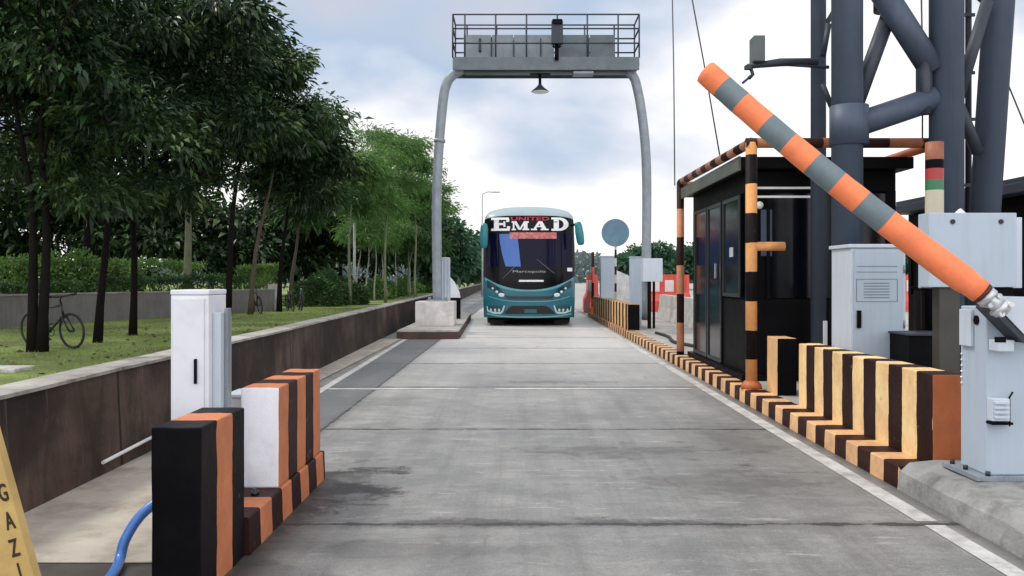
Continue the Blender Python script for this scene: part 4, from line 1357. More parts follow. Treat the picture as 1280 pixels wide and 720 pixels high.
def letter_boxes(mb, rects, off):
    for i, r in enumerate(rects):
        q = r if len(r) == 4 and hasattr(r[0], '__len__') else [(r[0], r[2]), (r[1], r[2]), (r[1], r[3]), (r[0], r[3])]
        vs, fs, n_ = [], [], 8
        for a in range(n_ + 1):
            t = a / n_
            for e0, e1 in ((q[0], q[1]), (q[3], q[2])):
                vs.append((bx(e0[0] + (e1[0] - e0[0]) * t), bz(e0[1] + (e1[1] - e0[1]) * t), 0.0006 * i))
        fs = [(2 * a, 2 * a + 2, 2 * a + 3, 2 * a + 1) for a in range(n_)]
        on_front(mb, vs, fs, off)


big = MB()
E = [(617, 623.5, 271.5, 287.5), (613.5, 636, 271, 274), (613.5, 637, 285, 288), (623, 630, 278, 280.8), (632.6, 636.5, 273, 276.8), (633.6, 637.5, 282.2, 286), (629, 631.6, 276, 283)]
Mm = [(639.5, 645, 276, 278), (656, 661, 276, 278), (641, 643, 277, 287), (654.5, 659.5, 277, 287), (639.5, 645, 285.4, 287.3), (653, 661.5, 285.4, 287.3), [(641.5, 276), (645.5, 276), (651.5, 286.8), (648, 286.8)], [(655, 276), (657.5, 276), (651, 286.8), (648.5, 286.8)]]
A_ = [[(673, 276), (677, 276), (668.8, 287), (666, 287)], [(673, 276), (678, 276), (684, 287), (678.5, 287)], (669.5, 680, 281.6, 283.4), (663.8, 671.5, 285.4, 287.3), (676, 686, 285.4, 287.3)]
letter_boxes(big, E, 0.022)
letter_boxes(big, Mm, 0.022)
letter_boxes(big, A_, 0.022)
letter_boxes(big, [(692.5, 699, 271.4, 287.6), (689.5, 700, 271, 273.6), (689.5, 700, 285.4, 288)], 0.022)
k = 14
vs2, fs2 = [], []
for i in range(k + 1):
    a = -math.pi / 2 + math.pi * i / k
    for (rx, ry) in ((12.4, 8.5), (6.0, 5.6)):
        vs2.append((bx(699 + rx * math.cos(a)), bz(279.5 + ry * math.sin(a)), 0.0045))
for i in range(k):
    fs2.append((2 * i, 2 * i + 1, 2 * i + 3, 2 * i + 2))
on_front(big, vs2, fs2, 0.022)
obj('white_lettering', big, plain('white_letters', (0.85, 0.84, 0.85), 0.5), bus)


def front_text(txt, x0, x1, ytop, ybot, mat, name, off=0.026, bold=0.0):
    vs, fs = text_mesh(txt, 1.0, 0.0, bold)
    a = [min(v.x for v in vs), max(v.x for v in vs), min(v.y for v in vs), max(v.y for v in vs)]
    mb = MB()
    on_front(mb, [(bx(x0) + (v.x - a[0]) / (a[1] - a[0]) * (bx(x1) - bx(x0)), bz(ybot) + (v.y - a[2]) / (a[3] - a[2]) * (bz(ytop) - bz(ybot)), 0.0) for v in vs], fs, off)
    obj(name, mb, mat, bus)


front_text('UNITED', 638.5, 687, 270.2, 275, plain('red_letters', (0.45, 0.02, 0.05), 0.5), 'red_lettering', 0.022, 0.02)
nb = MB()
patch(bx(641), bx(682), lambda x: bz(340.6), lambda x: bz(338.6), 0.014, 14, 1, nb)
front_text('Marcopolo', 641, 682, 337.8, 341.4, dirty('silver_letters', (0.4, 0.4, 0.43), 0.4), 'silver_lettering', 0.014, 0.0)
obj('chrome_bar', patch(bx(648.5), bx(679.5), lambda x: bz(352.2), lambda x: bz(349.8), 0.016, 8, 1), plain('bright_trim', (0.8, 0.78, 0.8), 0.3), bus)
obj('sticker', patch(bx(709.5), bx(716), lambda x: bz(339), lambda x: bz(334.6), 0.016, 3, 1), M_white_plastic, bus)
# headlights, grilles, fog lamps
for s_ in (-1, 1):
    x_in, x_out = s_ * 0.62, s_ * 1.2
    xa, xb = min(x_in, x_out), max(x_in, x_out)
    t_ = lambda x: (abs(x) - 0.62) / 0.58
    hl = obj('headlight', patch(xa, xb, lambda x: bz(372) + t_(x) * 0.30, lambda x: bz(371.5) + 0.16 * math.sin(min(1, max(0, t_(x) * 1.6)) * 1.57) + t_(x) * 0.33, 0.012, 12, 4), plain('headlight_dark', (0.006, 0.03, 0.06), 0.12), bus)
    lb = MB()
    for (qx, qz, rr) in ((0.775, bz(368.6), 0.075), (0.905, bz(364.8), 0.05), (1.02, bz(360.5), 0.042)):
        x = s_ * qx
        lb.sphere((BXC + x, fy(x, qz, 0.004), qz), rr, 0, (1.35 if rr > 0.07 else 1, 0.4, 0.8), 14)
    obj('lamp', lb, M_lamp, hl)
    xa, xb = min(s_ * 0.70, s_ * 1.19), max(s_ * 0.70, s_ * 1.19)
    fo = obj('fog_lamp', patch(xa, xb, lambda x: bz(391.6) + 0.0 * x, lambda x: bz(382.5), 0.010, 10, 3), plain('fog_recess', (0.015, 0.07, 0.085), 0.4), bus)
    cu = MB()
    sx = lambda v: BXC + s_ * v
    pth = [(0.70, bz(382)), (0.755, bz(389.5)), (0.81, bz(391.6)), (1.0, bz(391.4)), (1.17, bz(389)), (1.19, bz(383))]
    cu.tube([(sx(a), fy(a, c, 0.012), c) for a, c in pth], [0.02, 0.03, 0.036, 0.03, 0.025, 0.012], 8)
    for qx in (0.85, 0.96, 1.08):
        cu.sphere((sx(qx), fy(qx, bz(388), 0.01), bz(388)), 0.035, 0, (1, 0.5, 1.5), 10)
    obj('fog_trim', cu, plain('pale_trim_teal', (0.42, 0.58, 0.60), 0.3), fo)
obj('grille', patch(bx(634), bx(691), lambda x: bz(374.2) + 0.02 * x * x, lambda x: bz(370.6) + 0.03 * x * x, 0.010, 14, 2), plain('grille_dark', (0.012, 0.02, 0.035), 0.4), bus)
lo_g = obj('lower_grille', patch(bx(631), bx(694), lambda x: bz(392.6), lambda x: bz(382.4) - max(0, abs(x) - 0.5) * 0.85, 0.010, 16, 3), plain('lower_grille_dark', (0.008, 0.006, 0.008), 0.5), bus)
obj('number_plate', patch(bx(655.5), bx(671), lambda x: bz(391.2), lambda x: bz(386.6), 0.02, 4, 1), plain('plate_green', (0.02, 0.12, 0.12), 0.4), lo_g)
obj('bumper_edge', patch(-1.2, 1.2, lambda x: bz(397.4) + 0.05 * abs(x) ** 3, lambda x: bz(395.6) + 0.06 * abs(x) ** 3, 0.016, 20, 2), plain('bumper_edge_paint', (0.16, 0.36, 0.36), 0.35), bus)
obj('crease', patch(-1.15, 1.15, lambda x: bz(377.6) + 0.10 * abs(x) ** 3, lambda x: bz(376.4) + 0.10 * abs(x) ** 3, 0.012, 20, 1), M_teal_lt, bus)
for s_, (xa, ya), (xb, yb) in ((-1, (605.5, 280), (605, 310)), (1, (722, 278), (726, 306))):
    mr = MB()
    p0 = Vector((BXC + bx(xa), BYF - 0.12, bz(ya)))
    p1 = Vector((BXC + bx(xb), BYF - 0.12, bz(yb)))
    mr.tube([p0 + (p0 - p1) * 0.02, p0, p0 + (p1 - p0) * 0.15, p0 + (p1 - p0) * 0.5, p0 + (p1 - p0) * 0.85, p1, p1 + (p1 - p0) * 0.02], [0.03, 0.075, 0.105, 0.118, 0.11, 0.08, 0.03], 14)
    m_ = obj('mirror', mr, plain('mirror_teal', (0.02, 0.19, 0.22), 0.3), bus)
    obj('mirror_arm', MB().tube([p0 + Vector((0, 0.02, -0.05)), Vector((BXC + s_ * 1.2, BYF + 0.28, 2.86))], 0.035, 8), M_black, m_)
for s_ in (-1, 1):
    x = BXC + s_ * (HW + 0.004)
    sg = MB().add([(x, BYF + 1.2, 1.45), (x, BYF + LEN - 0.4, 1.45), (x, BYF + LEN - 0.4, 2.55), (x, BYF + 0.9, 2.55)], [(0, 1, 2, 3)])
    obj('side_window', sg, M_bglass, bus)
    for yy, nm in ((2.1, 'wheel'), (7.8, 'wheel')):
        xc = BXC + s_ * 1.10
        tb = MB().tube([(xc - 0.15, BYF + yy, 0.5), (xc + 0.15, BYF + yy, 0.5)], 0.5, 28)
        wh = obj('wheel', tb, M_blackrub, bus)
        obj('rim', MB().tube([(xc + s_ * 0.12, BYF + yy, 0.5), (xc + s_ * 0.155, BYF + yy, 0.5)], 0.28, 20), M_steel, wh)
obj('underbody', MB().box(BXC - 1.15, BXC + 1.15, BYF + 0.55, BYF + LEN - 0.3, 0.16, 0.45, 0.02), M_black, bus)
# front tyres are seen under the bumper
for s_ in (-1, 1):
    xc = BXC + s_ * 0.92
    obj('mud_flap', MB().box(xc - 0.2, xc + 0.2, BYF + 0.62, BYF + 0.66, 0.03, 0.4, 0.01), M_blackrub, bus)
# ------------------------------------------------------------------ trees and plants
def leaf_obj(name, pos, dirs, length, width, mat, parent=None, loc=(0, 0, 0), fold=0.25):
    n = len(pos)
    dirs = dirs / (np.linalg.norm(dirs, axis=1, keepdims=True) + 1e-9)
    rv = rng.normal(size=(n, 3)) * 0.55 + np.array([0, 0, 1.0])
    side = np.cross(dirs, rv)
    side /= (np.linalg.norm(side, axis=1, keepdims=True) + 1e-9)
    nor = np.cross(side, dirs)
    L = length[:, None]
    W = (length * width)[:, None]
    base = pos
    tip = pos + dirs * L - np.array([0, 0, 1.0]) * L * 0.15
    mid = pos + dirs * L * 0.48
    a = mid + side * W * 0.5 + nor * W * fold
    c = mid - side * W * 0.5 + nor * W * fold
    V = np.stack([base, a, tip, c], axis=1).reshape(-1, 3) - np.array(loc)
    base_i = np.arange(n) * 4
    tri = np.stack([base_i, base_i + 1, base_i + 2, base_i, base_i + 2, base_i + 3], axis=1).reshape(-1)
    me = bpy.data.meshes.new(name)
    me.vertices.add(len(V))
    me.vertices.foreach_set('co', V.astype(np.float32).ravel())
    me.loops.add(len(tri))
    me.loops.foreach_set('vertex_index', tri.astype(np.int32))
    me.polygons.add(n * 2)
    me.polygons.foreach_set('loop_start', (np.arange(n * 2) * 3).astype(np.int32))
    me.polygons.foreach_set('loop_total', np.full(n * 2, 3, np.int32))
    me.materials.append(mat)
    me.update(calc_edges=True)
    me.validate()
    o = bpy.data.objects.new(name, me)
    COL.objects.link(o)
    if parent:
        o.parent = parent
    return o


M_bark_dk = dirty('dark_bark', (0.011, 0.009, 0.008), 0.9, spec=0.08, dirt=(0.015, 0.012, 0.01), amount=0.7, scale=6, streak=True, bumps=0.8)
M_bark = dirty('brown_bark', (0.10, 0.075, 0.055), 0.9, dirt=(0.04, 0.03, 0.02), amount=0.7, scale=6, streak=True, bumps=0.8)
M_bark_gn = dirty('greenish_bark', (0.17, 0.18, 0.11), 0.85, dirt=(0.05, 0.055, 0.03), amount=0.6, scale=5, streak=True, bumps=0.5)
M_leaf_dk = leafmat('dark_foliage', (0.005, 0.012, 0.006), (0.026, 0.064, 0.020), 0.10, (0.15, 0.23, 0.085))
M_leaf_md = leafmat('mid_foliage', (0.014, 0.04, 0.016), (0.055, 0.13, 0.04), 0.22, (0.13, 0.23, 0.08))
M_leaf_lt = leafmat('light_foliage', (0.045, 0.105, 0.032), (0.13, 0.26, 0.07), 0.35, (0.24, 0.38, 0.11))
M_leaf_far = leafmat('far_foliage', (0.03, 0.07, 0.045), (0.06, 0.14, 0.075), 0.3)  # distance haze mixed into the leaf colour as a pale bluish tint
M_leaf_hedge = leafmat('hedge_foliage', (0.05, 0.11, 0.03), (0.15, 0.27, 0.07), 0.3, (0.3, 0.42, 0.16))


def tree(name, label, X, Y, h, r, z0, ncl, per, leaf, mat, bark, trunk_r=0.13, lean=(0, 0), seed=0, group=None,
         sig=0.42, droop=0.5, width=0.3, flat=1.0, stems=1, fork=0.38, gz=0.055, cx=0.0, cy=0.0, upper=0.0):
    rs = np.random.default_rng(seed)
    global rng
    rng = rs
    root = thing(name, label, 'tree', (X, Y, gz), group)
    b = MB()
    cz0, cz1 = z0, h
    cc = np.array([X + lean[0] + cx, Y + lean[1] + cy, (cz0 + cz1) / 2])
    rz = (cz1 - cz0) / 2
    # boughs: domed sprays set unevenly through the crown, lit on top and dark beneath, with gaps between
    K = max(7, int(ncl / 8))
    u = rs.normal(size=(K, 3))
    u /= np.linalg.norm(u, axis=1, keepdims=True)
    rad = rs.uniform(0.12, 1.0, K) ** 0.42
    bumpy = 1 + 0.16 * np.sin(u[:, 0] * 5 + seed) * np.cos(u[:, 2] * 4 + seed * 2) + 0.08 * rs.normal(size=K)
    sup = cc + u * (rad * bumpy)[:, None] * np.array([r, r * flat, rz]) * 0.86
    srad = r * rs.uniform(0.20, 0.36, K)
    si = rs.integers(0, K, ncl)
    w_ = rs.normal(size=(ncl, 3))
    w_ /= np.linalg.norm(w_, axis=1, keepdims=True)
    w_[:, 2] = np.abs(w_[:, 2]) * 0.8 - 0.18
    cen = sup[si] + w_ * (srad[si] * rs.uniform(0.55, 1.08, ncl))[:, None] * np.array([1, 1, 0.62])
    cen[:, 2] = np.maximum(cen[:, 2], z0 * 0.9)
    outw = cen - sup[si]
    outw /= (np.linalg.norm(outw, axis=1, keepdims=True) + 1e-6)
    # trunk(s) and limbs
    limb_src = []
    for sidx in range(stems):
        ox = (sidx - (stems - 1) / 2) * trunk_r * 1.7
        topz = gz + (h - gz) * (0.72 if stems == 1 else 0.6)
        tx, ty = X + lean[0] + ox * 4, Y + lean[1] + rs.uniform(-.2, .2)
        pth = []
        for t in np.linspace(0, 1, 9):
            wob = 0.06 * math.sin(t * 7 + seed + sidx)
            pth.append(Vector((X + ox + (tx - X - ox) * t ** 1.6 + wob * t * 2, Y + (ty - Y) * t, gz - 0.06 + (topz - gz) * t)))
        rr_ = [trunk_r * (1.2 if i == 0 else 1.0) * (1 - 0.75 * i / 8) for i in range(9)]
        b.tube(pth, rr_, 10)
        limb_src += [(pth[i], rr_[i]) for i in range(3, 9) if pth[i].z > gz + (h - gz) * fork * 0.7]
    order = rs.permutation(ncl)[:min(ncl, 60)]
    for j in order[:16]:
        p = Vector(cen[j])
        cand = [q for q in limb_src if q[0].z < p.z + 0.3] or limb_src[:1]
        s0, r0 = min(cand, key=lambda q: (q[0] - p).length + rs.uniform(0, 1))
        m1 = s0.lerp(p, 0.45) + Vector((rs.uniform(-.25, .25), rs.uniform(-.25, .25), rs.uniform(0.0, 0.35)))
        b.tube(smooth_path([s0, m1, p], 4), np.linspace(min(r0 * 0.6, trunk_r * 0.45), 0.012, 9).tolist(), 6)
    for j in order[16:]:
        p = Vector(cen[j])
        s0 = Vector(cen[order[int(rs.integers(0, 16))]])
        if (s0 - p).length < r * 0.9:
            b.tube([s0, s0.lerp(p, 0.5) + Vector((0, 0, 0.1)), p], [0.022, 0.016, 0.008], 5)
    obj('trunk', b, bark, root)
    # leaves in sprays
    n = ncl * per
    ci = np.repeat(np.arange(ncl), per)
    off = rs.normal(size=(n, 3)) * np.array([sig, sig, sig * 0.55]) * 0.78
    pos = cen[ci] + off
    pos[:, 2] = np.maximum(pos[:, 2], gz + 0.9)
    dirs = off / (np.linalg.norm(off, axis=1, keepdims=True) + 1e-6) * 0.6 + outw[ci] * 0.55 + rs.normal(size=(n, 3)) * 0.45
    dirs[:, 2] -= droop
    ln = leaf * np.clip(rs.lognormal(0.0, 0.32, n), 0.45, 2.0)
    leaf_obj('crown', pos - np.array([X, Y, gz]), dirs, ln, width, mat, root)
    return root


gt = 'trees along the park side of the wall'
# near dark trees
tree('broadleaf_tree', 'dark forked tree nearest at left rising in front of the first bicycle', -8.56, 14.9, 8.8, 3.4, 2.1, 300, 85, 0.165, M_leaf_dk, M_bark_dk, 0.095, (-0.3, 0.2), 11, gt, 0.29, 0.45, 0.36, 1.0, 2)
tree('broadleaf_tree', 'dark slim trunked tree just right of the first bicycle', -8.55, 17.0, 9.0, 3.2, 2.2, 230, 85, 0.17, M_leaf_dk, M_bark_dk, 0.085, (0.2, 0.6), 12, gt, 0.29, 0.45, 0.36)
tree('broadleaf_tree', 'dark leaning trunked tree standing left of the white cabinet', -8.85, 19.2, 9.6, 3.2, 2.3, 230, 85, 0.18, M_leaf_dk, M_bark_dk, 0.085, (-0.35, 0.5), 13, gt, 0.30, 0.45, 0.36)
tree('broadleaf_tree', 'large round crowned dark tree with curved trunk right of the white cabinet', -10.1, 29.0, 10.3, 3.35, 5.0, 300, 85, 0.24, M_leaf_dk, M_bark_dk, 0.13, (0.55, 0.3), 14, gt, 0.36, 0.45, 0.36)
tree('broadleaf_tree', 'slim dark tree with a leaning trunk beside the second bicycle', -9.7, 30.2, 8.6, 2.4, 5.5, 80, 80, 0.22, M_leaf_md, M_bark, 0.10, (0.7, 0.8), 15, gt, 0.45)
tree('broadleaf_tree', 'dark tree in front of the white end of the planter wall', -9.35, 32.6, 8.2, 2.4, 4.3, 150, 80, 0.25, M_leaf_dk, M_bark_dk, 0.11, (0.3, 0.6), 16, gt, 0.48)
tree('broadleaf_tree', 'tree with a forked pale trunk beyond the pair of parked bicycles', -10.0, 36.5, 7.6, 2.3, 3.6, 110, 80, 0.24, M_leaf_md, M_bark, 0.10, (0.5, 0.4), 17, gt, 0.48)
tree('staked_tree', 'tall bare greenish trunk with stakes growing inside the planter', -12.2, 30.8, 11.0, 3.2, 5.9, 120, 80, 0.22, M_leaf_dk, M_bark_gn, 0.16, (-0.3, 0.3), 18, gt, 0.5, gz=0.85)
tree('broadleaf_tree', 'dark tree at the far left edge above the planter', -17.5, 24.5, 10.5, 4.0, 2.6, 160, 85, 0.22, M_leaf_dk, M_bark_dk, 0.15, (0.3, 0), 19, gt, 0.55, gz=0.85)
tree('broadleaf_tree', 'dark tree rising from the planter behind the second and third trunks', -15.0, 29.0, 11.0, 3.6, 5.6, 130, 85, 0.24, M_leaf_dk, M_bark_dk, 0.15, (0.3, 0), 20, gt, 0.55, gz=0.85)
# lighter feathery trees further on
gf = 'feathery pale green trees beyond the dark ones'
tree('feathery_tree', 'left one of the feathery pale green trees next to the dark crown', -8.2, 40.5, 9.2, 2.5, 3.6, 130, 130, 0.26, M_leaf_lt, M_bark_gn, 0.08, (0, 0), 21, gf, 0.46, 0.5, 0.14)
tree('feathery_tree', 'tallest feathery pale green tree left of the gantry leg', -7.2, 45.0, 10.4, 2.35, 3.8, 130, 120, 0.27, M_leaf_lt, M_bark_gn, 0.08, (0, 0), 22, gf, 0.46, 0.5, 0.14)
tree('feathery_tree', 'feathery tree whose drooping tips pass behind the gantry leg', -6.5, 52.0, 10.0, 2.2, 4.2, 120, 110, 0.29, M_leaf_lt, M_bark_gn, 0.08, (0, 0), 23, gf, 0.46, 0.5, 0.15)
tree('feathery_tree', 'smaller feathery tree low behind the left gantry leg', -8.0, 60.0, 8.6, 2.6, 2.2, 100, 110, 0.4, M_leaf_md, M_bark_gn, 0.08, (0, 0), 24, gf, 0.55, 0.6, 0.14)
# slim pale young trunks
gy = 'young pale trunked trees beside the shrubs'
for i, (px, Y, hh, lab) in enumerate(((446, 47, 4.2, 'young slim pale trunk leftmost of the row above the shrubs'), (458, 50, 4.6, 'young slim pale trunk second from the left above the shrubs'),
                                      (468, 48, 5.0, 'young slim pale trunk in the middle of the row above the shrubs'), (477, 54, 4.6, 'young slim pale trunk fourth from the left above the shrubs'),
                                      (494, 56, 5.0, 'young slim pale trunk standing apart right of the row'), (512, 60, 4.6, 'young slim pale trunk nearest to the gantry leg'))):
    tree('young_tree', lab, WX(px, Y), Y, hh + 0.7, 1.05, 3.1, 36, 60, 0.28, M_leaf_lt, dirty('pale_bark', (0.3, 0.29, 0.24), 0.9, amount=0.5, scale=5, streak=True), 0.055, (0.15, 0), 40 + i, gy, 0.4, 0.6, 0.15)
# background wood behind the planter
gb = 'background trees across the park'
bgs = [(-27, 44, 10, 4.6, 'far left background tree seen under the dark crowns'), (-21.5, 47, 7.5, 4.0, 'background tree seen between the first two trunks'),
       (-17.5, 50, 5.6, 3.4, 'background tree seen behind the staked trunk'), (-14.2, 53, 7.4, 3.8, 'background tree below the bright gap in the crowns'),
       (-18.0, 62, 6.6, 3.8, 'background tree farther back below the bright gap'), (-12.8, 60, 10, 4.0, 'background tree behind the parked bicycles'),
       (-11.8, 68, 10.5, 4.2, 'background tree behind the round dark bush'), (-10.0, 78, 11, 4.2, 'background tree behind the young pale trunks'),
       (-36, 46, 11, 5.2, 'background tree at the left edge of the park')]
for i, (X, Y, hh, rr, lab) in enumerate(bgs):
    tree('background_tree', lab, X, Y, hh, rr, 0.9, 170, 60, 0.42, M_leaf_md if i in (4, 6) else M_leaf_dk, M_bark_dk, 0.16, (0, 0), 60 + i, gb, 0.7, 0.4, 0.42)
gr = 'roadside trees far along the left'
for i, (px, Y, hh, rr, lab) in enumerate(((560, 78, 7.0, 2.8, 'roadside tree far off just right of the gantry leg'), (575, 88, 6.6, 3.0, 'roadside tree far off midway between leg and bus'), (590, 100, 6.4, 3.4, 'roadside tree far off beside the left bus mirror'), (606, 118, 7.0, 4, 'roadside tree partly hidden by the left side of the bus'))):
    tree('roadside_tree', lab, WX(px, Y) - 0.5, Y, hh, rr, 0.6, 110, 60, 0.5, M_leaf_far, M_bark, 0.14, (0, 0), 80 + i, gr, 0.65, 0.4, 0.45)
gq = 'trees far off on the right'
for i, (px, Y, hh, rr, lab) in enumerate(((782, 95, 4.2, 1.7, 'dark tree far off right of the round sign'), (800, 100, 4.9, 2.4, 'dark tree far off left of the right gantry leg'), (824, 96, 5.0, 2.6, 'dark tree far off right of the right gantry leg'), (846, 104, 5.8, 3.4, 'dark tree far off behind the far striped post'), (1140, 60, 4.0, 3.0, 'dark tree far off glimpsed right of the pale grey cabinet'))):
    tree('distant_tree', lab, WX(px, Y), Y, hh, rr, 0.4, 100, 50, 0.55, M_leaf_far, M_bark, 0.16, (0, 0), 90 + i, gq, 0.65, 0.3, 0.5, gz=0.0)


def bush(name, label, x0, x1, y0, y1, z0, z1, n, leaf, mat, group=None, boxy=True, slant=0.0, cat='shrub', seed=1, width=0.42):
    rs = np.random.default_rng(seed)
    global rng
    rng = rs
    root = thing(name, label, cat, ((x0 + x1) / 2, (y0 + y1) / 2, z0), group)
    c = np.array([(x0 + x1) / 2, (y0 + y1) / 2, z0])
    if boxy:
        p = rs.uniform(0, 1, (n, 3))
        # most leaves close to the trimmed faces
        ax_ = rs.integers(0, 4, n)
        p[ax_ == 0, 1] *= 0.12
        p[ax_ == 1, 2] = 1 - p[ax_ == 1, 2] * 0.12
        p[ax_ == 2, 2] = 1 - p[ax_ == 2, 2] * 0.25
        pos = np.array([x0, y0, z0]) + p * np.array([x1 - x0, y1 - y0, z1 - z0]) + rs.normal(size=(n, 3)) * 0.04
        pos[:, 2] += 0.06 * np.sin(pos[:, 0] * 3.1 + seed) + 0.04 * np.sin(pos[:, 1] * 4)
        pos[:, 1] += slant * (pos[:, 0] - x0)
        dirs = rs.normal(size=(n, 3))
        dirs[:, 2] += 0.5
    else:
        u = rs.normal(size=(n, 3))
        u /= np.linalg.norm(u, axis=1, keepdims=True)
        u[:, 2] = np.abs(u[:, 2])
        rr = rs.uniform(0.5, 1, n) ** 0.5 * (1 + 0.2 * np.sin(u[:, 0] * 6 + seed) * np.cos(u[:, 2] * 5 + seed))
        pos = c + u * rr[:, None] * np.array([(x1 - x0) / 2, (y1 - y0) / 2, z1 - z0])
        dirs = u + rs.normal(size=(n, 3)) * 0.5
    ln = leaf * rs.uniform(0.6, 1.3, n)
    leaf_obj('foliage', pos - c, dirs, ln, width, mat, root)
    b = MB()
    for i in range(5):
        x = x0 + (x1 - x0) * (i + 0.5) / 5
        y = (y0 + y1) / 2 + slant * (x - x0)
        b.tube([(x, y, z0 - 0.03), (x + rs.uniform(-.1, .1), y + rs.uniform(-.1, .1), z0 + (z1 - z0) * 0.7)], [0.03, 0.012], 6)
    obj('stem', b, M_bark, root)
    return root


# planter wall and hedges behind it
pl = thing('planter_wall', 'grey rendered planter wall behind the bicycles ending in a white pier', 'planter wall', (-13.5, 22, 0.05))
pa, pb2 = Vector((-20, 0.5 + 21.5 - 22, 0)), None
p0w, p1w = Vector((-19.4, 6.0, 0)), Vector((-9.95, 34.0, 0))
p0w = Vector((-13.5 - 3.6 * 1.4, 22 - 12 * 1.4, 0))
dw = (p1w - p0w).normalized()
nw = Vector((-dw.y, dw.x, 0))
b = MB()
Lw = (p1w - p0w).length
def obox(mb, o, d_, n_, t0, t1, w0, w1, z0, z1):
    vs = []
    for z in (z0, z1):
        for t, w_ in ((t0, w0), (t1, w0), (t1, w1), (t0, w1)):
            q = o + d_ * t + n_ * w_
            vs.append((q.x, q.y, z))
    mb.add(vs, [(3, 2, 1, 0), (4, 5, 6, 7), (0, 1, 5, 4), (1, 2, 6, 5), (2, 3, 7, 6), (3, 0, 4, 7)])
obox(b, p0w, dw, nw, 0, Lw, 0, 0.2, -0.05, 0.88)
obj('wall', b, dirty('planter_render', (0.20, 0.185, 0.185), 0.8, dirt=(0.1, 0.09, 0.085), amount=0.6, scale=1.5, streak=True, bumps=0.3), pl)
b = MB()
obox(b, p0w, dw, nw, 0, Lw, -0.02, 0.22, 0.882, 0.93)
obj('coping', b, dirty('planter_coping', (0.30, 0.29, 0.28), 0.8, dirt=(0.12, 0.11, 0.1), amount=0.6), pl)
b = MB()
obox(b, p0w, dw, nw, Lw + 0.002, Lw + 0.35, -0.05, 0.3, -0.05, 1.12)
obj('pier', b, dirty('pale_pier', (0.5, 0.48, 0.47), 0.8, amount=0.4), pl)
b = MB()
obox(b, p0w, dw, nw, -5, Lw, 0.21, 40, 0.0, 0.85)
tag(obj('terrace', b, M_grass), kind='structure')
gh = 'trimmed hedges in the planter'
def along_w(t, w_):
    q = p0w + dw * t + nw * w_
    return q
for i, (ta, tb_, wa, z1, n_, lab) in enumerate(((13, 21.0, 1.2, 1.2, 4200, 'low dark trimmed hedge along the planter behind the first trunks'), (21.6, 29.2, 1.0, 1.38, 5200, 'low trimmed hedge beside the staked trunk'),
                                                (20.5, 29.5, 3.4, 2.0, 5600, 'taller flat topped hedge standing behind the low hedge'), (29.6, Lw + 2, 1.4, 1.9, 4200, 'bright trimmed hedge near the white pier'))):
    A_w, B_w = along_w(ta, wa), along_w(tb_, wa)
    sl_ = (B_w.y - A_w.y) / (B_w.x - A_w.x)
    bush('hedge', lab, A_w.x, B_w.x, A_w.y, A_w.y + 1.3, 0.86, z1, n_, 0.11, M_leaf_hedge if i > 1 else M_leaf_md, gh, True, sl_, 'hedge', 100 + i)
gs = 'loose shrubs along the planter'
for i, (px, Y, w_, h_, lab) in enumerate(((15, 27, 2.6, 1.1, 'pale leafy shrub at the left edge above the planter wall'), (60, 28, 2.4, 1.2, 'pale leafy shrub behind the forked trunk'), (105, 28.5, 2.6, 1.3, 'pale leafy shrub between the first and second trunk'), (138, 29, 2.2, 1.1, 'pale leafy shrub between the second and third trunk'))):
    X = WX(px, Y)
    bush('shrub', lab, X - w_ / 2, X + w_ / 2, Y - 0.8, Y + 0.8, 0.86, 0.86 + h_, 1500, 0.2, M_leaf_hedge, gs, False, 0, 'shrub', 110 + i)
gs2 = 'rounded dark bushes beyond the bicycles'
for i, (px, Y, w_, h_, lab) in enumerate(((392, 39, 2.6, 1.35, 'dark rounded bush closest to the parked bicycles'), (412, 41, 2.8, 1.5, 'dark rounded bush second from the bicycles'), (434, 42, 2.4, 1.3, 'dark rounded bush left of the pale trunks'))):
    X = WX(px, Y)
    bush('bush', lab, X - w_ / 2, X + w_ / 2, Y - 1.0, Y + 1.0, 0.05, 0.05 + h_, 3600, 0.17, M_leaf_md, gs2, False, 0, 'bush', 120 + i)
gs3 = 'low bright shrubs along the far grass strip'
for i in range(9):
    Y = 52 + i * 4.2
    px = 470 + i * 9.2
    X = WX(px, Y)
    labs = ['nearest', 'second', 'third', 'fourth', 'middle', 'sixth', 'seventh', 'eighth', 'farthest']
    bush('low_shrub', 'low bright green shrub, %s in the row leading to the gantry leg' % labs[i], X - 1.0, X + 1.0, Y - 1.0, Y + 1.0, 0.05, 0.05 + 1.15 + 0.25 * math.sin(i * 2.1), 1300, 0.24, M_leaf_lt if i % 3 else M_leaf_hedge, gs3, False, 0, 'shrub', 130 + i)

# grass blades close to the wall
rng = np.random.default_rng(5)
n = 42000
yy = rng.uniform(8, 40, n)
xx_ = -2.95 - 0.0185 * yy - rng.uniform(0.0, 1.0, n) ** 1.3 * 11.0
pos = np.stack([xx_, yy, np.full(n, 0.045)], 1)
dr_ = rng.normal(size=(n, 3)) * 0.35
dr_[:, 2] = 1.0
o = leaf_obj('grass', pos, dr_, rng.uniform(0.03, 0.085, n), 0.16, leafmat('grass_blades', (0.14, 0.18, 0.05), (0.27, 0.38, 0.09), 0.3, (0.36, 0.42, 0.15)))
tag(o, 'short patchy green grass behind the low brown wall', 'grass', kind='stuff')
# fallen leaves
n = 420
pos = np.stack([rng.uniform(-10, -3.3, n), rng.uniform(6, 24, n), np.full(n, 0.07)], 1)
dr_ = rng.normal(size=(n, 3))
dr_[:, 2] *= 0.15
o = leaf_obj('fallen_leaves', pos, dr_, rng.uniform(0.06, 0.14, n), 0.45, leafmat('dry_leaves', (0.07, 0.045, 0.02), (0.16, 0.11, 0.05), 0.1))
tag(o, 'dry brown leaves scattered on the grass under the dark trees', 'leaves', kind='stuff')

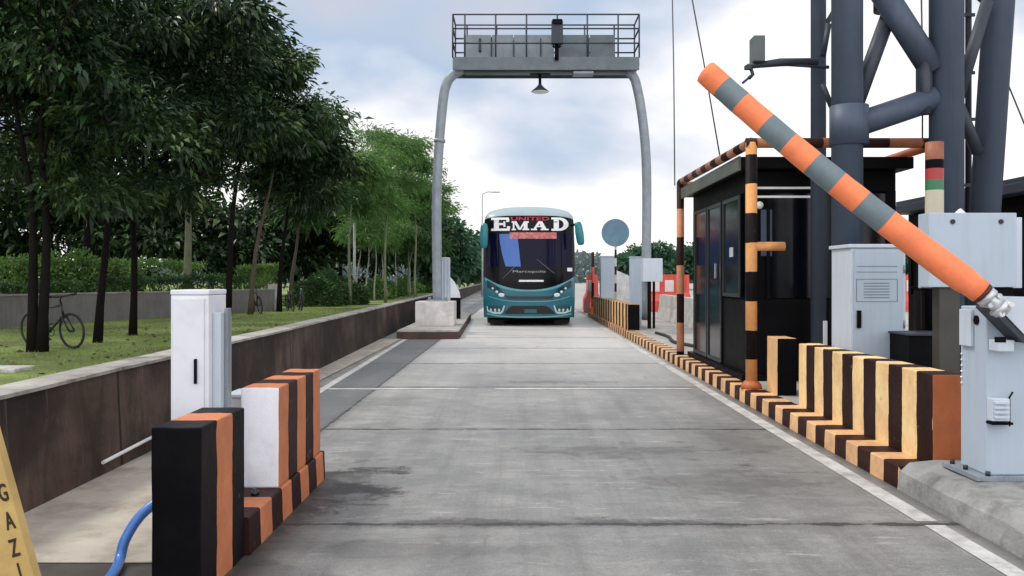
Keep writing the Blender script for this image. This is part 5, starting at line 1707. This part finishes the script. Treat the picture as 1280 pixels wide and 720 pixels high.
# distant wood along the horizon
rng = np.random.default_rng(8)
n = 26000
th = rng.uniform(-0.75, 0.75, n)
dist = rng.uniform(230, 300, n)
hh = (5.5 + 2.5 * np.sin(th * 31) + 1.8 * np.sin(th * 83 + 1))
pos = np.stack([np.sin(th) * dist, np.cos(th) * dist, rng.uniform(0, 1, n) ** 0.8 * hh], 1)
dr_ = rng.normal(size=(n, 3))
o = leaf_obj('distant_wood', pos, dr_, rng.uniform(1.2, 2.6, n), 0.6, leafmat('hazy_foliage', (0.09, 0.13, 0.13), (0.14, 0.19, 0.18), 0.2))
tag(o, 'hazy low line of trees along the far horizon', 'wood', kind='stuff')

# ------------------------------------------------------------------ stone slab in the grass at the left edge
tag(obj('stone_slab', MB().box(-7.9, -6.98, 11.6, 12.1, 0.02, 0.10, 0.02), M_conc_pale), 'flat pale stone slab lying in the grass at the left edge', 'slab')

# ------------------------------------------------------------------ bicycles
M_bike = dirty('bike_paint', (0.02, 0.018, 0.02), 0.35, amount=0.2)


def bicycle(col_mat):
    root = thing('bicycle', '', 'bicycle', (0, 0, 0), 'bicycles parked on the grass')
    RW, WB = 0.335, 1.06
    for x in (-WB / 2, WB / 2):
        wh = obj('wheel', MB().torus((x, 0, RW), RW - 0.02, 0.021, 'Y', 36), M_blackrub, root)
        sp_ = MB()
        for k in range(14):
            a = k * math.pi * 2 / 14
            sp_.tube([(x, 0, RW), (x + (RW - 0.03) * math.cos(a), 0, RW + (RW - 0.03) * math.sin(a))], 0.0018, 4, False)
        sp_.tube([(x, -0.05, RW), (x, 0.05, RW)], 0.024, 10)
        sp_.torus((x, 0, RW), RW - 0.042, 0.009, 'Y', 36, 0, 6)
        obj('rim', sp_, dirty('rim_dark', (0.05, 0.05, 0.05), 0.4, 0.5), wh)
    bb, st, hd, ht = Vector((-0.09, 0, 0.3)), Vector((-0.23, 0, 0.80)), Vector((0.34, 0, 0.62)), Vector((0.30, 0, 0.80))
    b = MB()
    b.tube([bb, st], 0.018, 10).tube([bb, hd], 0.022, 10).tube([st.lerp(bb, 0.12), ht], 0.02, 10).tube([hd - Vector((-.01, 0, .03)), ht + Vector((-.01, 0, .05))], 0.024, 10)
    for s_ in (-1, 1):
        b.tube([bb + Vector((0, 0.03 * s_, 0)), Vector((-WB / 2, 0.06 * s_, RW))], 0.011, 8)
        b.tube([st.lerp(bb, 0.15), Vector((-WB / 2, 0.06 * s_, RW))], 0.010, 8)
    obj('frame', b, col_mat, root)
    b = MB()
    for s_ in (-1, 1):
        b.tube([hd + Vector((0.01, 0.05 * s_, -0.02)), Vector((WB / 2, 0.055 * s_, RW))], 0.015, 8)
    b.box(hd.x - 0.02, hd.x + 0.04, -0.065, 0.065, hd.z - 0.05, hd.z - 0.01, 0.008)
    obj('fork', b, M_bike, root)
    b = MB().tube([ht, ht + Vector((-0.02, 0, 0.12)), ht + Vector((0.05, 0, 0.17))], 0.016, 8)
    b.tube([ht + Vector((0.02, -0.31, 0.19)), ht + Vector((0.05, -0.1, 0.17)), ht + Vector((0.05, 0.1, 0.17)), ht + Vector((0.02, 0.31, 0.19))], 0.015, 8)
    hb = obj('handlebar', b, M_bike, root)
    for s_ in (-1, 1):
        obj('grip', MB().tube([ht + Vector((0.025, 0.31 * s_, 0.19)), ht + Vector((0.035, 0.2 * s_, 0.182))], 0.02, 8), M_blackrub, hb)
    b = MB().tube([st, st + Vector((-0.03, 0, 0.13))], 0.014, 8)
    obj('seat_post', b, M_chrome, root)
    s0 = st + Vector((-0.03, 0, 0.15))
    b = MB().tube([s0 + Vector((-0.13, 0, 0.01)), s0 + Vector((-0.08, 0, 0.02)), s0 + Vector((0.02, 0, 0.012)), s0 + Vector((0.13, 0, 0.0))], [0.05, 0.075, 0.045, 0.02], 12, True, squash=0.4)
    obj('saddle', b, M_blackrub, root)
    b = MB().tube([bb + Vector((0, -0.05, 0)), bb + Vector((0, 0.05, 0))], 0.02, 10)
    b.torus((bb.x, 0.045, bb.z), 0.085, 0.008, 'Y', 20)
    b.tube([bb + Vector((0, -0.06, 0)), bb + Vector((0.1, -0.06, -0.13))], 0.011, 6).tube([bb + Vector((0, 0.06, 0)), bb + Vector((-0.1, 0.06, 0.13))], 0.011, 6)
    b.box(bb.x + 0.06, bb.x + 0.15, -0.15, -0.065, bb.z - 0.14, bb.z - 0.12).box(bb.x - 0.15, bb.x - 0.06, 0.065, 0.15, bb.z + 0.12, bb.z + 0.14)
    obj('crank', b, M_bike, root)
    return root


bk = bicycle(M_bike)
for i, (x, y, a, tilt, lab) in enumerate(((-8.72, 15.7, -24, 5, 'black bicycle leaning behind the forked trunk, nearest of the bicycles'),
                                          (-9.7, 30.95, -58, 6, 'bicycle leaning on the planter wall left of the white pier'),
                                          (-9.05, 33.1, -64, 5, 'bicycle just right of the white pier, left one of a pair'),
                                          (-8.85, 33.8, -70, -4, 'bicycle just right of the white pier, right one of a pair'))):
    o = bk if i == 0 else copy_tree(bk)
    o.location = (x, y, 0.05)
    o.rotation_euler = (R(tilt), 0, R(a))
    o['label'] = lab

# ------------------------------------------------------------------ street lamps
def lamp_post(label, px, Y, ytop, r, arm, mat):
    x = WX(px, Y)
    zt = WZ(ytop, Y)
    root = thing('street_lamp', label, 'street lamp', (x, Y, 0))
    obj('pole', MB().tube([(x, Y, 0), (x, Y, zt)], [r * 1.4, r], 12), mat, root)
    obj('arm', MB().tube(smooth_path([Vector((x, Y, zt - 0.05)), Vector((x + arm * 0.5, Y, zt + 0.12)), Vector((x + arm, Y, zt + 0.1))], 5), r * 0.7, 8), mat, root)
    obj('lantern', MB().box(x + arm - 0.1, x + arm + 0.5 * (1 if arm > 0 else 1), Y - 0.13, Y + 0.13, zt + 0.06, zt + 0.16, 0.03), mat, root)
lamp_post('grey street lamp far behind the bus with its arm pointing right', 603, 62, 242, 0.06, 0.8, dirty('far_pole', (0.42, 0.44, 0.47), 0.5, amount=0.3))
lamp_post('pale park lamp post among the trees left of the gantry', 443, 43, 262, 0.055, 0.25, dirty('park_pole', (0.45, 0.47, 0.46), 0.5, amount=0.3))

for o in list(COL.objects):
    if o.type == 'MESH' and o.get('label') == '':
        del o['label']
